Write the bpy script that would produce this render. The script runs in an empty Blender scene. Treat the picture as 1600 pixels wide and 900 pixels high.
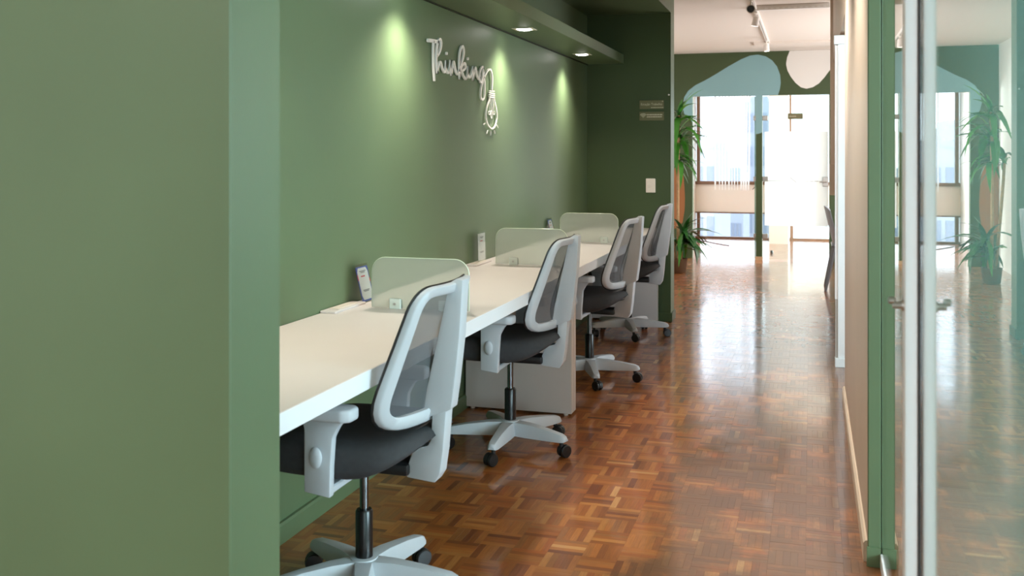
import bpy, bmesh, math, random
from mathutils import Vector, Matrix
random.seed(7)
PI = math.pi
SC = bpy.context.scene
COL = SC.collection

# ------------------------------------------------------------------ camera
F_PX, VPX, HOR, CAM_H = 1540.0, 1267.0, 241.0, 1.324
YAW = math.atan((VPX - 800) / F_PX)
cam = bpy.data.cameras.new('camera')
cam.sensor_width = 36.0
cam.lens = 36.0 * F_PX / 1600.0
cam.shift_y = -(450 - HOR) / 1600.0
cam.clip_start = 0.02
cam.clip_end = 500
cam.dof.use_dof = True
cam.dof.focus_distance = 4.6
cam.dof.aperture_fstop = 5.6
camo = bpy.data.objects.new('camera', cam)
camo.location = (0, 0, CAM_H)
camo.rotation_euler = (PI / 2, 0, YAW)
COL.objects.link(camo)
SC.camera = camo

# ------------------------------------------------------------------ world / sky
world = bpy.data.worlds.new('world')
SC.world = world
world.use_nodes = True
bg = world.node_tree.nodes['Background']
bg.inputs['Color'].default_value = (0.74, 0.87, 1.0, 1)
bg.inputs['Strength'].default_value = 4.3

# ------------------------------------------------------------------ large area lights (daylight through windows)
def area(name, loc, rot, sx, sy, energy, col=(1, 1, 1), portal=False):
    l = bpy.data.lights.new(name, 'AREA')
    l.shape = 'RECTANGLE'; l.size = sx; l.size_y = sy
    l.energy = energy; l.color = col
    o = bpy.data.objects.new(name, l)
    o.location = loc; o.rotation_euler = rot
    COL.objects.link(o)
    if portal:
        l.cycles.is_portal = True
    return o
area('side_room_window_light', (3.75, 1.5, 1.55), (0, PI / 2, 0), 1.7, 2.4, 300, (0.62, 0.86, 1.0))
area('side_room_rear_window_light', (3.75, -2.7, 1.55), (0, PI / 2, 0), 1.7, 2.8, 280, (0.62, 0.86, 1.0))
area('entrance_ceiling_panel', (-2.0, -0.6, 2.59), (0, 0, 0), 1.2, 0.6, 58, (1.0, 0.96, 0.88))
area('side_room_front_window_light', (3.75, 6.4, 1.55), (0, PI / 2, 0), 1.7, 2.4, 150, (0.70, 0.89, 1.0))
area('far_room_window_light', (3.8, 14.2, 1.4), (0, PI / 2, 0), 1.6, 2.4, 950, (0.94, 0.97, 1.0))
area('lounge_window_light', (1.55, 10.4, 1.25), (0, PI / 2, 0), 1.2, 3.2, 105, (0.98, 0.98, 1.0))

# ------------------------------------------------------------------ exposure
SC.view_settings.view_transform = 'Standard'
SC.view_settings.look = 'None'
SC.view_settings.gamma = 1.0
SC.view_settings.use_curve_mapping = False
SC.view_settings.exposure = 0.0
SC.cycles.max_bounces = 10
SC.cycles.diffuse_bounces = 5
SC.cycles.glossy_bounces = 5
SC.cycles.transmission_bounces = 8
SC.cycles.transparent_max_bounces = 16
SC.cycles.caustics_reflective = False
SC.cycles.caustics_refractive = False
SC.cycles.sample_clamp_indirect = 6.0

# ------------------------------------------------------------------ materials
def lin(c):
    return tuple(((v / 255.0) / 12.92 if v / 255.0 <= 0.04045 else ((v / 255.0 + 0.055) / 1.055) ** 2.4) for v in c)
def mat(name, rgb, rough=0.5, metal=0.0, spec=0.5, coat=0.0, coat_rough=0.1, emis=None, emis_s=0, noise=0.0, nscale=8.0, bump=0.0, bscale=200.0):
    m = bpy.data.materials.new(name); m.use_nodes = True
    nt = m.node_tree; b = nt.nodes['Principled BSDF']
    c = lin(rgb)
    b.inputs['Base Color'].default_value = (*c, 1)
    b.inputs['Roughness'].default_value = rough
    b.inputs['Metallic'].default_value = metal
    b.inputs['Specular IOR Level'].default_value = spec
    b.inputs['Coat Weight'].default_value = coat
    b.inputs['Coat Roughness'].default_value = coat_rough
    if emis:
        b.inputs['Emission Color'].default_value = (*emis, 1)
        b.inputs['Emission Strength'].default_value = emis_s
    if noise or bump:
        geo = nt.nodes.new('ShaderNodeNewGeometry')
    if noise:
        n = nt.nodes.new('ShaderNodeTexNoise'); n.inputs['Scale'].default_value = nscale; n.inputs['Detail'].default_value = 5
        nt.links.new(geo.outputs['Position'], n.inputs['Vector'])
        r = nt.nodes.new('ShaderNodeMapRange')
        r.inputs['From Min'].default_value = 0.3; r.inputs['From Max'].default_value = 0.7
        r.inputs['To Min'].default_value = 1 - noise; r.inputs['To Max'].default_value = 1 + noise
        nt.links.new(n.outputs['Fac'], r.inputs['Value'])
        v = nt.nodes.new('ShaderNodeVectorMath'); v.operation = 'SCALE'; v.inputs[0].default_value = c
        nt.links.new(r.outputs['Result'], v.inputs['Scale'])
        nt.links.new(v.outputs['Vector'], b.inputs['Base Color'])
    if bump:
        n2 = nt.nodes.new('ShaderNodeTexNoise'); n2.inputs['Scale'].default_value = bscale; n2.inputs['Detail'].default_value = 3
        nt.links.new(geo.outputs['Position'], n2.inputs['Vector'])
        bp = nt.nodes.new('ShaderNodeBump'); bp.inputs['Strength'].default_value = bump; bp.inputs['Distance'].default_value = 0.002
        nt.links.new(n2.outputs['Fac'], bp.inputs['Height'])
        nt.links.new(bp.outputs['Normal'], b.inputs['Normal'])
    return m

GREEN = mat('sage_green_paint', (95, 115, 83), 0.44, noise=0.04, nscale=2.5, bump=0.10, bscale=60)
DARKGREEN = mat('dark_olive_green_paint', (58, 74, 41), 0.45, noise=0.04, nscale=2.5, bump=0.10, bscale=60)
WHITEWALL = mat('white_wall_paint', (226, 222, 216), 0.6, noise=0.02, nscale=3)
CREAM = mat('cream_wall_paint', (206, 186, 166), 0.45, noise=0.03, nscale=2, bump=0.06, bscale=60)
CREAMTRIM = mat('cream_gloss_trim', (224, 204, 180), 0.4)
CEIL = mat('ceiling_paint', (226, 216, 206), 0.7)
MURAL_BLUE = mat('mural_blue_paint', (128, 166, 170), 0.5)
MURAL_WHITE = mat('mural_white_paint', (226, 222, 216), 0.5)
MURAL_BROWN = mat('mural_brown_paint', (146, 92, 50), 0.5)
LAMINATE = mat('white_laminate', (214, 206, 201), 0.38, noise=0.015, nscale=5)
EDGE = mat('white_edge_band', (234, 236, 238), 0.35)
GREYPL = mat('light_grey_plastic', (196, 201, 206), 0.42, noise=0.02, nscale=12, bump=0.08, bscale=900)
BLACKPL = mat('black_plastic', (26, 26, 27), 0.38)
BLACKSTEEL = mat('black_gas_lift', (20, 20, 21), 0.25)
CHROME = mat('dark_chrome', (110, 112, 115), 0.15, metal=1.0)
FABRIC = mat('charcoal_seat_fabric', (58, 58, 60), 0.8, noise=0.10, nscale=60, bump=0.4, bscale=700)
ALU = mat('brushed_aluminium', (196, 196, 194), 0.3, metal=0.9)
WHITEALU = mat('white_aluminium_frame', (236, 236, 237), 0.35)
GASKET = mat('black_rubber_gasket', (28, 29, 30), 0.6)
BROWNFRAME = mat('brown_anodised_frame', (116, 86, 66), 0.45)
LETTER = mat('white_acrylic_lettering', (246, 242, 236), 0.35)
PLATE = mat('olive_sign_plate', (108, 104, 72), 0.4)
SIGNINK = mat('pale_sign_print', (205, 198, 172), 0.5)
CARDW = mat('white_card', (240, 238, 242), 0.5)
CARDB = mat('blue_card_print', (62, 92, 190), 0.5)
CARDR = mat('red_card_print', (222, 70, 92), 0.5)
CARDG = mat('grey_card_print', (150, 150, 158), 0.5)
SWITCHW = mat('ivory_switch_plastic', (226, 214, 200), 0.35)
LAMPWHITE = mat('white_lamp_body', (236, 230, 224), 0.4)
LAMPGLOW = mat('lamp_glow', (255, 250, 240), 0.5, emis=(1.0, 0.93, 0.85), emis_s=14)
LEDGLOW = mat('downlight_led', (255, 252, 250), 0.5, emis=(1.0, 0.95, 0.92), emis_s=22)
LENS = mat('black_lamp_recess', (14, 13, 12), 0.3)
LEAF = mat('leaf_green', (58, 128, 36), 0.35, noise=0.18, nscale=14)
LEAFD = mat('dark_leaf_green', (34, 88, 32), 0.35, noise=0.18, nscale=14)
TRUNK = mat('pale_cane_trunk', (176, 142, 100), 0.7, noise=0.2, nscale=30)
POT = mat('brown_plant_pot', (104, 80, 58), 0.6, noise=0.06)
SOIL = mat('potting_soil', (52, 38, 28), 0.9)
GREYCHAIR = mat('blue_grey_chair_plastic', (112, 118, 124), 0.45)
CABLE = mat('dark_cable', (70, 72, 78), 0.5)
WOODLEG = mat('beech_wood_leg', (178, 140, 92), 0.5, noise=0.08, nscale=20)
BLDG = [mat('pale_render_%s' % n, c, 0.8) for n, c in (('a', (168, 172, 178)), ('b', (180, 181, 184)), ('c', (156, 160, 170)))]
BWIN = mat('far_window_glass', (126, 134, 150), 0.3)
GROUND = mat('pale_street_surface', (150, 150, 148), 0.9)
SUBFLOOR = mat('dark_floor_joint', (46, 28, 16), 0.8)

def glassy(name, tint, face_tint=0.0, film=None, film_amt=0.0, trans=0.55, rough=0.0):
    """thin flat glass: Schlick mirror over a tinted clear body, optional frosted film"""
    m = bpy.data.materials.new(name); m.use_nodes = True
    nt = m.node_tree; N = nt.nodes; L = nt.links
    N.clear()
    out = N.new('ShaderNodeOutputMaterial')
    geo = N.new('ShaderNodeNewGeometry')
    dot = N.new('ShaderNodeVectorMath'); dot.operation = 'DOT_PRODUCT'
    L.new(geo.outputs['Incoming'], dot.inputs[0]); L.new(geo.outputs['Normal'], dot.inputs[1])
    ab = N.new('ShaderNodeMath'); ab.operation = 'ABSOLUTE'; L.new(dot.outputs['Value'], ab.inputs[0])
    om = N.new('ShaderNodeMath'); om.operation = 'SUBTRACT'; om.inputs[0].default_value = 1.0; L.new(ab.outputs[0], om.inputs[1])
    pw = N.new('ShaderNodeMath'); pw.operation = 'POWER'; L.new(om.outputs[0], pw.inputs[0]); pw.inputs[1].default_value = 5
    ma = N.new('ShaderNodeMath'); ma.operation = 'MULTIPLY_ADD'; L.new(pw.outputs[0], ma.inputs[0]); ma.inputs[1].default_value = 0.96; ma.inputs[2].default_value = 0.04
    tr = N.new('ShaderNodeBsdfTransparent'); tr.inputs['Color'].default_value = (*tint, 1)
    gl = N.new('ShaderNodeBsdfGlossy'); gl.inputs['Roughness'].default_value = rough
    gl.inputs['Color'].default_value = (1, 1, 1, 1)
    body = tr.outputs[0]
    if film:
        df = N.new('ShaderNodeBsdfDiffuse'); df.inputs['Color'].default_value = (*film, 1)
        tl = N.new('ShaderNodeBsdfTranslucent'); tl.inputs['Color'].default_value = (*film, 1)
        mx = N.new('ShaderNodeMixShader'); mx.inputs[0].default_value = trans
        L.new(df.outputs[0], mx.inputs[1]); L.new(tl.outputs[0], mx.inputs[2])
        m2 = N.new('ShaderNodeMixShader'); m2.inputs[0].default_value = film_amt
        L.new(body, m2.inputs[1]); L.new(mx.outputs[0], m2.inputs[2])
        body = m2.outputs[0]
    mix = N.new('ShaderNodeMixShader')
    L.new(ma.outputs[0], mix.inputs[0]); L.new(body, mix.inputs[1]); L.new(gl.outputs[0], mix.inputs[2])
    L.new(mix.outputs[0], out.inputs['Surface'])
    return m
CLEAR = glassy('clear_glass', (0.96, 0.985, 0.97))
DOORGLASS = glassy('green_tinted_glass', (0.93, 0.975, 0.95))
FROSTFILM = glassy('mint_frosted_glass', (0.82, 0.95, 0.90), film=(0.38, 0.57, 0.53), film_amt=0.58)
FILM = glassy('white_privacy_film', (0.95, 0.97, 0.98), film=(0.95, 0.96, 0.97), film_amt=0.85, trans=0.85)
WINGLASS = glassy('window_glass', (0.97, 0.98, 0.98))
ACRYLIC = glassy('clear_acrylic', (0.93, 0.96, 0.94))
GLASSEDGE = mat('polished_glass_edge', (150, 214, 190), 0.2, spec=0.6)
PARTEDGE = mat('polished_acrylic_edge', (226, 236, 214), 0.2, spec=0.6)
BLIND = glassy('white_blind_fabric', (1, 1, 1), film=(0.95, 0.94, 0.92), film_amt=1.0, trans=0.85)

def frosted(name, tint, haze, rough):
    m = bpy.data.materials.new(name); m.use_nodes = True
    nt = m.node_tree; N = nt.nodes; L = nt.links; N.clear()
    out = N.new('ShaderNodeOutputMaterial')
    rf = N.new('ShaderNodeBsdfRefraction'); rf.inputs['IOR'].default_value = 1.18; rf.inputs['Roughness'].default_value = rough
    rf.inputs['Color'].default_value = (*tint, 1)
    tr = N.new('ShaderNodeBsdfTransparent'); tr.inputs['Color'].default_value = (*tint, 1)
    m0 = N.new('ShaderNodeMixShader'); m0.inputs[0].default_value = 0.15
    L.new(rf.outputs[0], m0.inputs[1]); L.new(tr.outputs[0], m0.inputs[2])
    df = N.new('ShaderNodeBsdfDiffuse'); df.inputs['Color'].default_value = (0.80, 0.86, 0.78, 1)
    tl = N.new('ShaderNodeBsdfTranslucent'); tl.inputs['Color'].default_value = (0.80, 0.86, 0.78, 1)
    m1 = N.new('ShaderNodeMixShader'); m1.inputs[0].default_value = 0.5
    L.new(df.outputs[0], m1.inputs[1]); L.new(tl.outputs[0], m1.inputs[2])
    m2 = N.new('ShaderNodeMixShader'); m2.inputs[0].default_value = haze
    L.new(m0.outputs[0], m2.inputs[1]); L.new(m1.outputs[0], m2.inputs[2])
    gl = N.new('ShaderNodeBsdfGlossy'); gl.inputs['Roughness'].default_value = 0.25
    m3 = N.new('ShaderNodeMixShader'); m3.inputs[0].default_value = 0.06
    L.new(m2.outputs[0], m3.inputs[1]); L.new(gl.outputs[0], m3.inputs[2])
    L.new(m3.outputs[0], out.inputs['Surface'])
    return m
FROST = frosted('frosted_acrylic', (0.96, 0.985, 0.955), 0.42, 0.15)

def mesh_material():
    m = bpy.data.materials.new('dark_chair_mesh'); m.use_nodes = True
    nt = m.node_tree; N = nt.nodes; L = nt.links; N.clear()
    out = N.new('ShaderNodeOutputMaterial')
    tr = N.new('ShaderNodeBsdfTransparent')
    pb = N.new('ShaderNodeBsdfPrincipled')
    pb.inputs['Base Color'].default_value = (*lin((92, 94, 98)), 1); pb.inputs['Roughness'].default_value = 0.55
    tc = N.new('ShaderNodeTexCoord')
    sp = N.new('ShaderNodeSeparateXYZ'); L.new(tc.outputs['Object'], sp.inputs[0])
    fac = None
    vals = []
    for ax in ('Y', 'Z'):
        mu = N.new('ShaderNodeMath'); mu.operation = 'MULTIPLY'; L.new(sp.outputs[ax], mu.inputs[0]); mu.inputs[1].default_value = 420
        fr = N.new('ShaderNodeMath'); fr.operation = 'FRACT'; L.new(mu.outputs[0], fr.inputs[0])
        gt = N.new('ShaderNodeMath'); gt.operation = 'GREATER_THAN'; L.new(fr.outputs[0], gt.inputs[0]); gt.inputs[1].default_value = 0.50
        vals.append(gt.outputs[0])
    mul = N.new('ShaderNodeMath'); mul.operation = 'MULTIPLY'; L.new(vals[0], mul.inputs[0]); L.new(vals[1], mul.inputs[1])
    mix = N.new('ShaderNodeMixShader'); L.new(mul.outputs[0], mix.inputs[0])
    L.new(pb.outputs[0], mix.inputs[1]); L.new(tr.outputs[0], mix.inputs[2])
    L.new(mix.outputs[0], out.inputs['Surface'])
    return m
MESH = mesh_material()

def parquet_material():
    m = bpy.data.materials.new('varnished_parquet'); m.use_nodes = True
    nt = m.node_tree; N = nt.nodes; L = nt.links
    b = N['Principled BSDF']
    at = N.new('ShaderNodeAttribute'); at.attribute_name = 'tint'
    uv = N.new('ShaderNodeUVMap'); uv.uv_map = 'grain'
    mp = N.new('ShaderNodeMapping'); mp.inputs['Scale'].default_value = (14, 170, 1); L.new(uv.outputs[0], mp.inputs[0])
    n1 = N.new('ShaderNodeTexNoise'); n1.inputs['Scale'].default_value = 1.0; n1.inputs['Detail'].default_value = 5; n1.inputs['Distortion'].default_value = 0.5
    L.new(mp.outputs[0], n1.inputs['Vector'])
    r1 = N.new('ShaderNodeMapRange'); r1.inputs['From Min'].default_value = 0.25; r1.inputs['From Max'].default_value = 0.75
    r1.inputs['To Min'].default_value = 0.80; r1.inputs['To Max'].default_value = 1.16
    L.new(n1.outputs['Fac'], r1.inputs['Value'])
    v = N.new('ShaderNodeVectorMath'); v.operation = 'SCALE'; L.new(at.outputs['Color'], v.inputs[0]); L.new(r1.outputs[0], v.inputs['Scale'])
    # wear: grime ground into the walking line, with its own ragged shape
    geo = N.new('ShaderNodeNewGeometry')
    sp = N.new('ShaderNodeSeparateXYZ'); L.new(geo.outputs['Position'], sp.inputs[0])
    n2 = N.new('ShaderNodeTexNoise'); n2.inputs['Scale'].default_value = 3.2; n2.inputs['Detail'].default_value = 9; n2.inputs['Roughness'].default_value = 0.65
    L.new(geo.outputs['Position'], n2.inputs['Vector'])
    band = N.new('ShaderNodeMapRange'); band.interpolation_type = 'SMOOTHSTEP'
    band.inputs['From Min'].default_value = -0.85; band.inputs['From Max'].default_value = -0.30
    band.inputs['To Min'].default_value = -0.12; band.inputs['To Max'].default_value = 0.20
    L.new(sp.outputs['X'], band.inputs['Value'])
    ad = N.new('ShaderNodeMath'); ad.operation = 'ADD'; L.new(n2.outputs['Fac'], ad.inputs[0]); L.new(band.outputs[0], ad.inputs[1])
    gr = N.new('ShaderNodeMapRange'); gr.interpolation_type = 'SMOOTHSTEP'
    gr.inputs['From Min'].default_value = 0.50; gr.inputs['From Max'].default_value = 0.74
    gr.inputs['To Min'].default_value = 0.0; gr.inputs['To Max'].default_value = 0.80
    L.new(ad.outputs[0], gr.inputs['Value'])
    mx = N.new('ShaderNodeMix'); mx.data_type = 'RGBA'; mx.blend_type = 'MIX'
    L.new(gr.outputs[0], mx.inputs[0]); L.new(v.outputs[0], mx.inputs[6]); mx.inputs[7].default_value = (*lin((92, 60, 34)), 1)
    L.new(mx.outputs[2], b.inputs['Base Color'])
    b.inputs['Roughness'].default_value = 0.5
    b.inputs['Specular IOR Level'].default_value = 0.35
    b.inputs['Coat Weight'].default_value = 1.0
    n3 = N.new('ShaderNodeTexNoise'); n3.inputs['Scale'].default_value = 9; n3.inputs['Detail'].default_value = 8; n3.inputs['Roughness'].default_value = 0.7
    L.new(geo.outputs['Position'], n3.inputs['Vector'])
    r3 = N.new('ShaderNodeMapRange'); r3.inputs['From Min'].default_value = 0.35; r3.inputs['From Max'].default_value = 0.7
    r3.inputs['To Min'].default_value = 0.07; r3.inputs['To Max'].default_value = 0.20
    L.new(n3.outputs['Fac'], r3.inputs['Value'])
    L.new(r3.outputs[0], b.inputs['Coat Roughness'])
    return m
PARQUET = parquet_material()

# ------------------------------------------------------------------ mesh helpers
def BM():
    return bmesh.new()
def box(bm, x0, x1, y0, y1, z0, z1, bev=0.0, seg=2):
    vs = [bm.verts.new((x, y, z)) for x in (x0, x1) for y in (y0, y1) for z in (z0, z1)]
    fs = [bm.faces.new([vs[i] for i in f]) for f in ((0, 1, 3, 2), (4, 6, 7, 5), (0, 4, 5, 1), (2, 3, 7, 6), (0, 2, 6, 4), (1, 5, 7, 3))]
    if bev:
        es = list({e for f in fs for e in f.edges})
        bmesh.ops.bevel(bm, geom=es, offset=bev, segments=seg, profile=0.5, affect='EDGES')
    return bm
def prism(bm, poly, axis, a, b, bev=0.0, seg=2):
    """extrude a 2D polygon along axis between a and b; poly in the other two axes, in xyz order"""
    def P(p, t):
        return {'x': (t, p[0], p[1]), 'y': (p[0], t, p[1]), 'z': (p[0], p[1], t)}[axis]
    A = [bm.verts.new(P(p, a)) for p in poly]; B = [bm.verts.new(P(p, b)) for p in poly]
    fs = [bm.faces.new(A[::-1]), bm.faces.new(B)]
    n = len(poly)
    for i in range(n):
        fs.append(bm.faces.new((A[i], A[(i + 1) % n], B[(i + 1) % n], B[i])))
    bmesh.ops.recalc_face_normals(bm, faces=fs)
    if bev:
        es = list({e for f in fs for e in f.edges})
        bmesh.ops.bevel(bm, geom=es, offset=bev, segments=seg, profile=0.5, affect='EDGES')
    return bm
def lathe(bm, prof, c=(0, 0, 0), axis='z', n=24, cap=True):
    rings = []
    for r, h in prof:
        ring = []
        for i in range(n):
            t = 2 * PI * i / n
            a, b_ = r * math.cos(t), r * math.sin(t)
            p = {'z': (a, b_, h), 'y': (a, h, b_), 'x': (h, a, b_)}[axis]
            ring.append(bm.verts.new((c[0] + p[0], c[1] + p[1], c[2] + p[2])))
        rings.append(ring)
    fs = []
    for j in range(len(rings) - 1):
        for i in range(n):
            k = (i + 1) % n
            fs.append(bm.faces.new((rings[j][i], rings[j][k], rings[j + 1][k], rings[j + 1][i])))
    if cap:
        fs.append(bm.faces.new(rings[0][::-1])); fs.append(bm.faces.new(rings[-1]))
    bmesh.ops.recalc_face_normals(bm, faces=fs)
    return bm
def tube(bm, pts, r, n=10, cap=True):
    pts = [Vector(p) for p in pts]
    rad = r if isinstance(r, (list, tuple)) else [r] * len(pts)
    up = None; rings = []
    for i, p in enumerate(pts):
        d = (pts[min(i + 1, len(pts) - 1)] - pts[max(i - 1, 0)])
        d.normalize()
        if up is None:
            up = Vector((0, 0, 1)) if abs(d.z) < 0.9 else Vector((1, 0, 0))
        s = d.cross(up); s.normalize(); up = s.cross(d); up.normalize()
        rings.append([bm.verts.new(p + (s * math.cos(2 * PI * k / n) + up * math.sin(2 * PI * k / n)) * rad[i]) for k in range(n)])
    fs = []
    for j in range(len(rings) - 1):
        for i in range(n):
            k = (i + 1) % n
            fs.append(bm.faces.new((rings[j][i], rings[j][k], rings[j + 1][k], rings[j + 1][i])))
    if cap:
        fs.append(bm.faces.new(rings[0][::-1])); fs.append(bm.faces.new(rings[-1]))
    bmesh.ops.recalc_face_normals(bm, faces=fs)
    return bm
def catmull(pts, n=5):
    P = [Vector(p) for p in pts]; out = []
    for i in range(len(P) - 1):
        p0 = P[max(i - 1, 0)]; p1 = P[i]; p2 = P[i + 1]; p3 = P[min(i + 2, len(P) - 1)]
        for k in range(n):
            t = k / n
            out.append(0.5 * ((2 * p1) + (p2 - p0) * t + (2 * p0 - 5 * p1 + 4 * p2 - p3) * t * t + (3 * p1 - p0 - 3 * p2 + p3) * t ** 3))
    out.append(P[-1])
    return out
def wloc(o):
    v = Vector((0, 0, 0))
    while o:
        v += o.location; o = o.parent
    return v
def obj(name, bm, m, parent=None, smooth=None, world=True):
    """link a bmesh as one object; world=True: verts are given in world metres, shifted into the parent's frame"""
    if parent is not None and world:
        bmesh.ops.translate(bm, verts=bm.verts, vec=-wloc(parent))
    if smooth is not None:
        lim = math.radians(smooth)
        for f in bm.faces:
            f.smooth = True
        for e in bm.edges:
            if len(e.link_faces) == 2 and e.calc_face_angle(0) > lim:
                e.smooth = False
    me = bpy.data.meshes.new(name)
    bm.to_mesh(me); bm.free()
    for k in (m if isinstance(m, (list, tuple)) else [m]):
        me.materials.append(k)
    o = bpy.data.objects.new(name, me)
    COL.objects.link(o)
    if parent is not None:
        o.parent = parent
    return o
def tag(o, label=None, cat=None, group=None, kind=None):
    if label: o['label'] = label
    if cat: o['category'] = cat
    if group: o['group'] = group
    if kind: o['kind'] = kind
    return o
def thing(name, loc, label, cat, group=None, kind=None, rz=0):
    o = bpy.data.objects.new(name, None); COL.objects.link(o)
    o.empty_display_size = 0.05
    o.location = loc; o.rotation_euler = (0, 0, rz)
    return tag(o, label, cat, group, kind)
def copy_tree(o, parent=None):
    c = o.copy(); COL.objects.link(c)
    if parent: c.parent = parent
    for ch in o.children:
        copy_tree(ch, c)
    return c
def struct(name, bm, m, label, cat, smooth=None):
    return tag(obj(name, bm, m, None, smooth), label, cat, None, 'structure')

# ------------------------------------------------------------------ key dimensions (metres)
XL = -1.735          # desk wall
XR = 0.176           # right wall, corridor face
CEILZ = 2.606
Y_NEAR0, Y_NEAR1 = 1.644, 1.829
Y_FAR0, Y_FAR1 = 7.82, 8.02
X_WING = -1.06
Y_END = 12.68
Y_WIN = 15.8

# ------------------------------------------------------------------ structure: floor
fl = BM(); box(fl, -4.1, 4.1, -4.3, 16.2, -0.12, -0.006)
floor = struct('floor', fl, SUBFLOOR, 'worn basket-weave wooden parquet floor running down the corridor', 'floor')

SQ, NS = 0.1176, 5
PITCH = SQ / NS
base_tints = [(152, 86, 34), (163, 95, 38), (140, 77, 29), (172, 104, 44), (128, 68, 27), (155, 83, 30), (176, 114, 54), (120, 62, 26), (146, 89, 41), (163, 98, 42), (98, 54, 28), (192, 138, 80)]
tint_w = [10, 10, 9, 7, 7, 9, 4, 4, 7, 8, 0.8, 1.0]
rnd = random.Random(11)
def tri_noise():
    return rnd.uniform(-1, 1)
def new_tint():
    c = lin(rnd.choices(base_tints, tint_w)[0]); k = 1 + 0.10 * tri_noise()
    return (c[0] * k, c[1] * k, c[2] * k)
def strip_geo(cx, cy, along_x, tilt, dz):
    hl, hw = SQ / 2 - 0.0001, PITCH / 2 - 0.0001
    pts = []
    for ins, z in ((0.0, -0.006), (0.0, -0.0002), (0.00015, 0.0)):
        for sx, sy in ((-1, -1), (1, -1), (1, 1), (-1, 1)):
            a, b = sx * (hl - ins), sy * (hw - ins)
            zz = z + (dz + tilt[0] * sx + tilt[1] * sy if z > -0.003 else 0)
            pts.append((cx + (a if along_x else -b), cy + (b if along_x else a), zz))
    return pts
STRIP_F = [(8, 9, 10, 11)] + [(4 + i, 4 + (i + 1) % 4, 8 + (i + 1) % 4, 8 + i) for i in range(4)] + [(i, (i + 1) % 4, 4 + (i + 1) % 4, 4 + i) for i in range(4)]
def strip_uv(pidx, along_off):
    ins = 0.00015 if pidx >= 8 else 0
    sx, sy = ((-1, -1), (1, -1), (1, 1), (-1, 1))[pidx % 4]
    return (sx * (SQ / 2 - ins) + along_off[0], sy * (PITCH / 2 - ins) + along_off[1])
def pj(x, y, z):
    s, c = math.sin(YAW), math.cos(YAW)
    d = -x * s + y * c
    if d < 0.05: return None
    return (800 + F_PX * (x * c + y * s) / d, HOR - F_PX * (z - CAM_H) / d, d)
strips = []
X0S = -0.017
def in_floor(x, y):
    if y < 1.9: return False
    if y < 8.02: return XL < x < XR + 0.12 or (3.4 < y < 6.5 and XR < x < 0.30)
    return -1.76 < x < 1.25
i0, i1 = int(-1.8 / SQ) - 1, int(1.3 / SQ) + 2
j0, j1 = int(1.9 / SQ), int(15.9 / SQ) + 1
for i in range(i0, i1):
    for j in range(j0, j1):
        sx, sy = X0S + i * SQ, j * SQ
        along_x = (i + j) % 2 == 0
        for k in range(NS):
            off = (k + 0.5) * PITCH
            cx, cy = (sx + SQ / 2, sy + off) if along_x else (sx + off, sy + SQ / 2)
            if not in_floor(cx, cy): continue
            strips.append((cx, cy, along_x))
def visible_strip(s):
    p = pj(s[0], s[1], 0)
    if p is None or not (600 < p[0] < 1345 and 560 < p[1] < 896): return False
    return s[0] > -1.02 and s[0] < 0.155 and s[1] > 2.9
cand = sorted([k for k, s in enumerate(strips) if visible_strip(s)], key=lambda k: pj(strips[k][0], strips[k][1], 0)[2])
single = set(cand[:300])
def add_attrs(me, tints, offs, nper=12):
    ca = me.attributes.new('tint', 'FLOAT_COLOR', 'POINT')
    flat = []
    for t in tints:
        flat += [t[0], t[1], t[2], 1.0] * nper
    ca.data.foreach_set('color', flat)
    uvl = me.uv_layers.new(name='grain')
    vi = [0] * len(me.loops); me.loops.foreach_get('vertex_index', vi)
    uvs = []
    for v in vi:
        uvs += list(strip_uv(v % nper, offs[v // nper]))
    uvl.data.foreach_set('uv', uvs)
V, Fc, T, O = [], [], [], []
for k, s in enumerate(strips):
    if k in single: continue
    b0 = len(V)
    V += strip_geo(s[0], s[1], s[2], (rnd.gauss(0, 0.00005), rnd.gauss(0, 0.000018)), rnd.gauss(0, 0.00012))
    Fc += [tuple(b0 + q for q in f) for f in STRIP_F]
    T.append(new_tint()); O.append((rnd.uniform(0, 90), rnd.uniform(0, 90)))
me = bpy.data.meshes.new('parquet_strips'); me.from_pydata(V, [], Fc); add_attrs(me, T, O); me.materials.append(PARQUET)
ps = bpy.data.objects.new('parquet_strips', me); COL.objects.link(ps); ps.parent = floor; ps['kind'] = 'stuff'
variants = []
for q in range(48):
    me = bpy.data.meshes.new('parquet_strip')
    me.from_pydata(strip_geo(0, 0, True, (rnd.gauss(0, 0.00005), rnd.gauss(0, 0.000018)), 0), [], STRIP_F)
    add_attrs(me, [new_tint()], [(rnd.uniform(0, 90), rnd.uniform(0, 90))]); me.materials.append(PARQUET)
    variants.append(me)
for k in cand[:300]:
    s = strips[k]
    o = bpy.data.objects.new('parquet_strip', rnd.choice(variants)); COL.objects.link(o)
    o.parent = floor; o.location = (s[0], s[1], rnd.gauss(0, 0.0001))
    o.rotation_euler = (0, 0, (0 if s[2] else PI / 2) + (PI if rnd.random() < 0.5 else 0))
# plain boards of the rooms the camera barely sees
def plainfloor(name, x0, x1, y0, y1):
    b = BM(); box(b, x0, x1, y0, y1, -0.0055, -0.0006)
    o = obj(name, b, mat('parquet_plain_' + name, (142, 86, 46), 0.35, coat=0.6, noise=0.12, nscale=9), floor)
plainfloor('side_room_boards', 0.30, 4.0, -4.2, 16.0)
plainfloor('entrance_boards', -4.0, 0.297, -4.2, 1.9)

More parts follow.
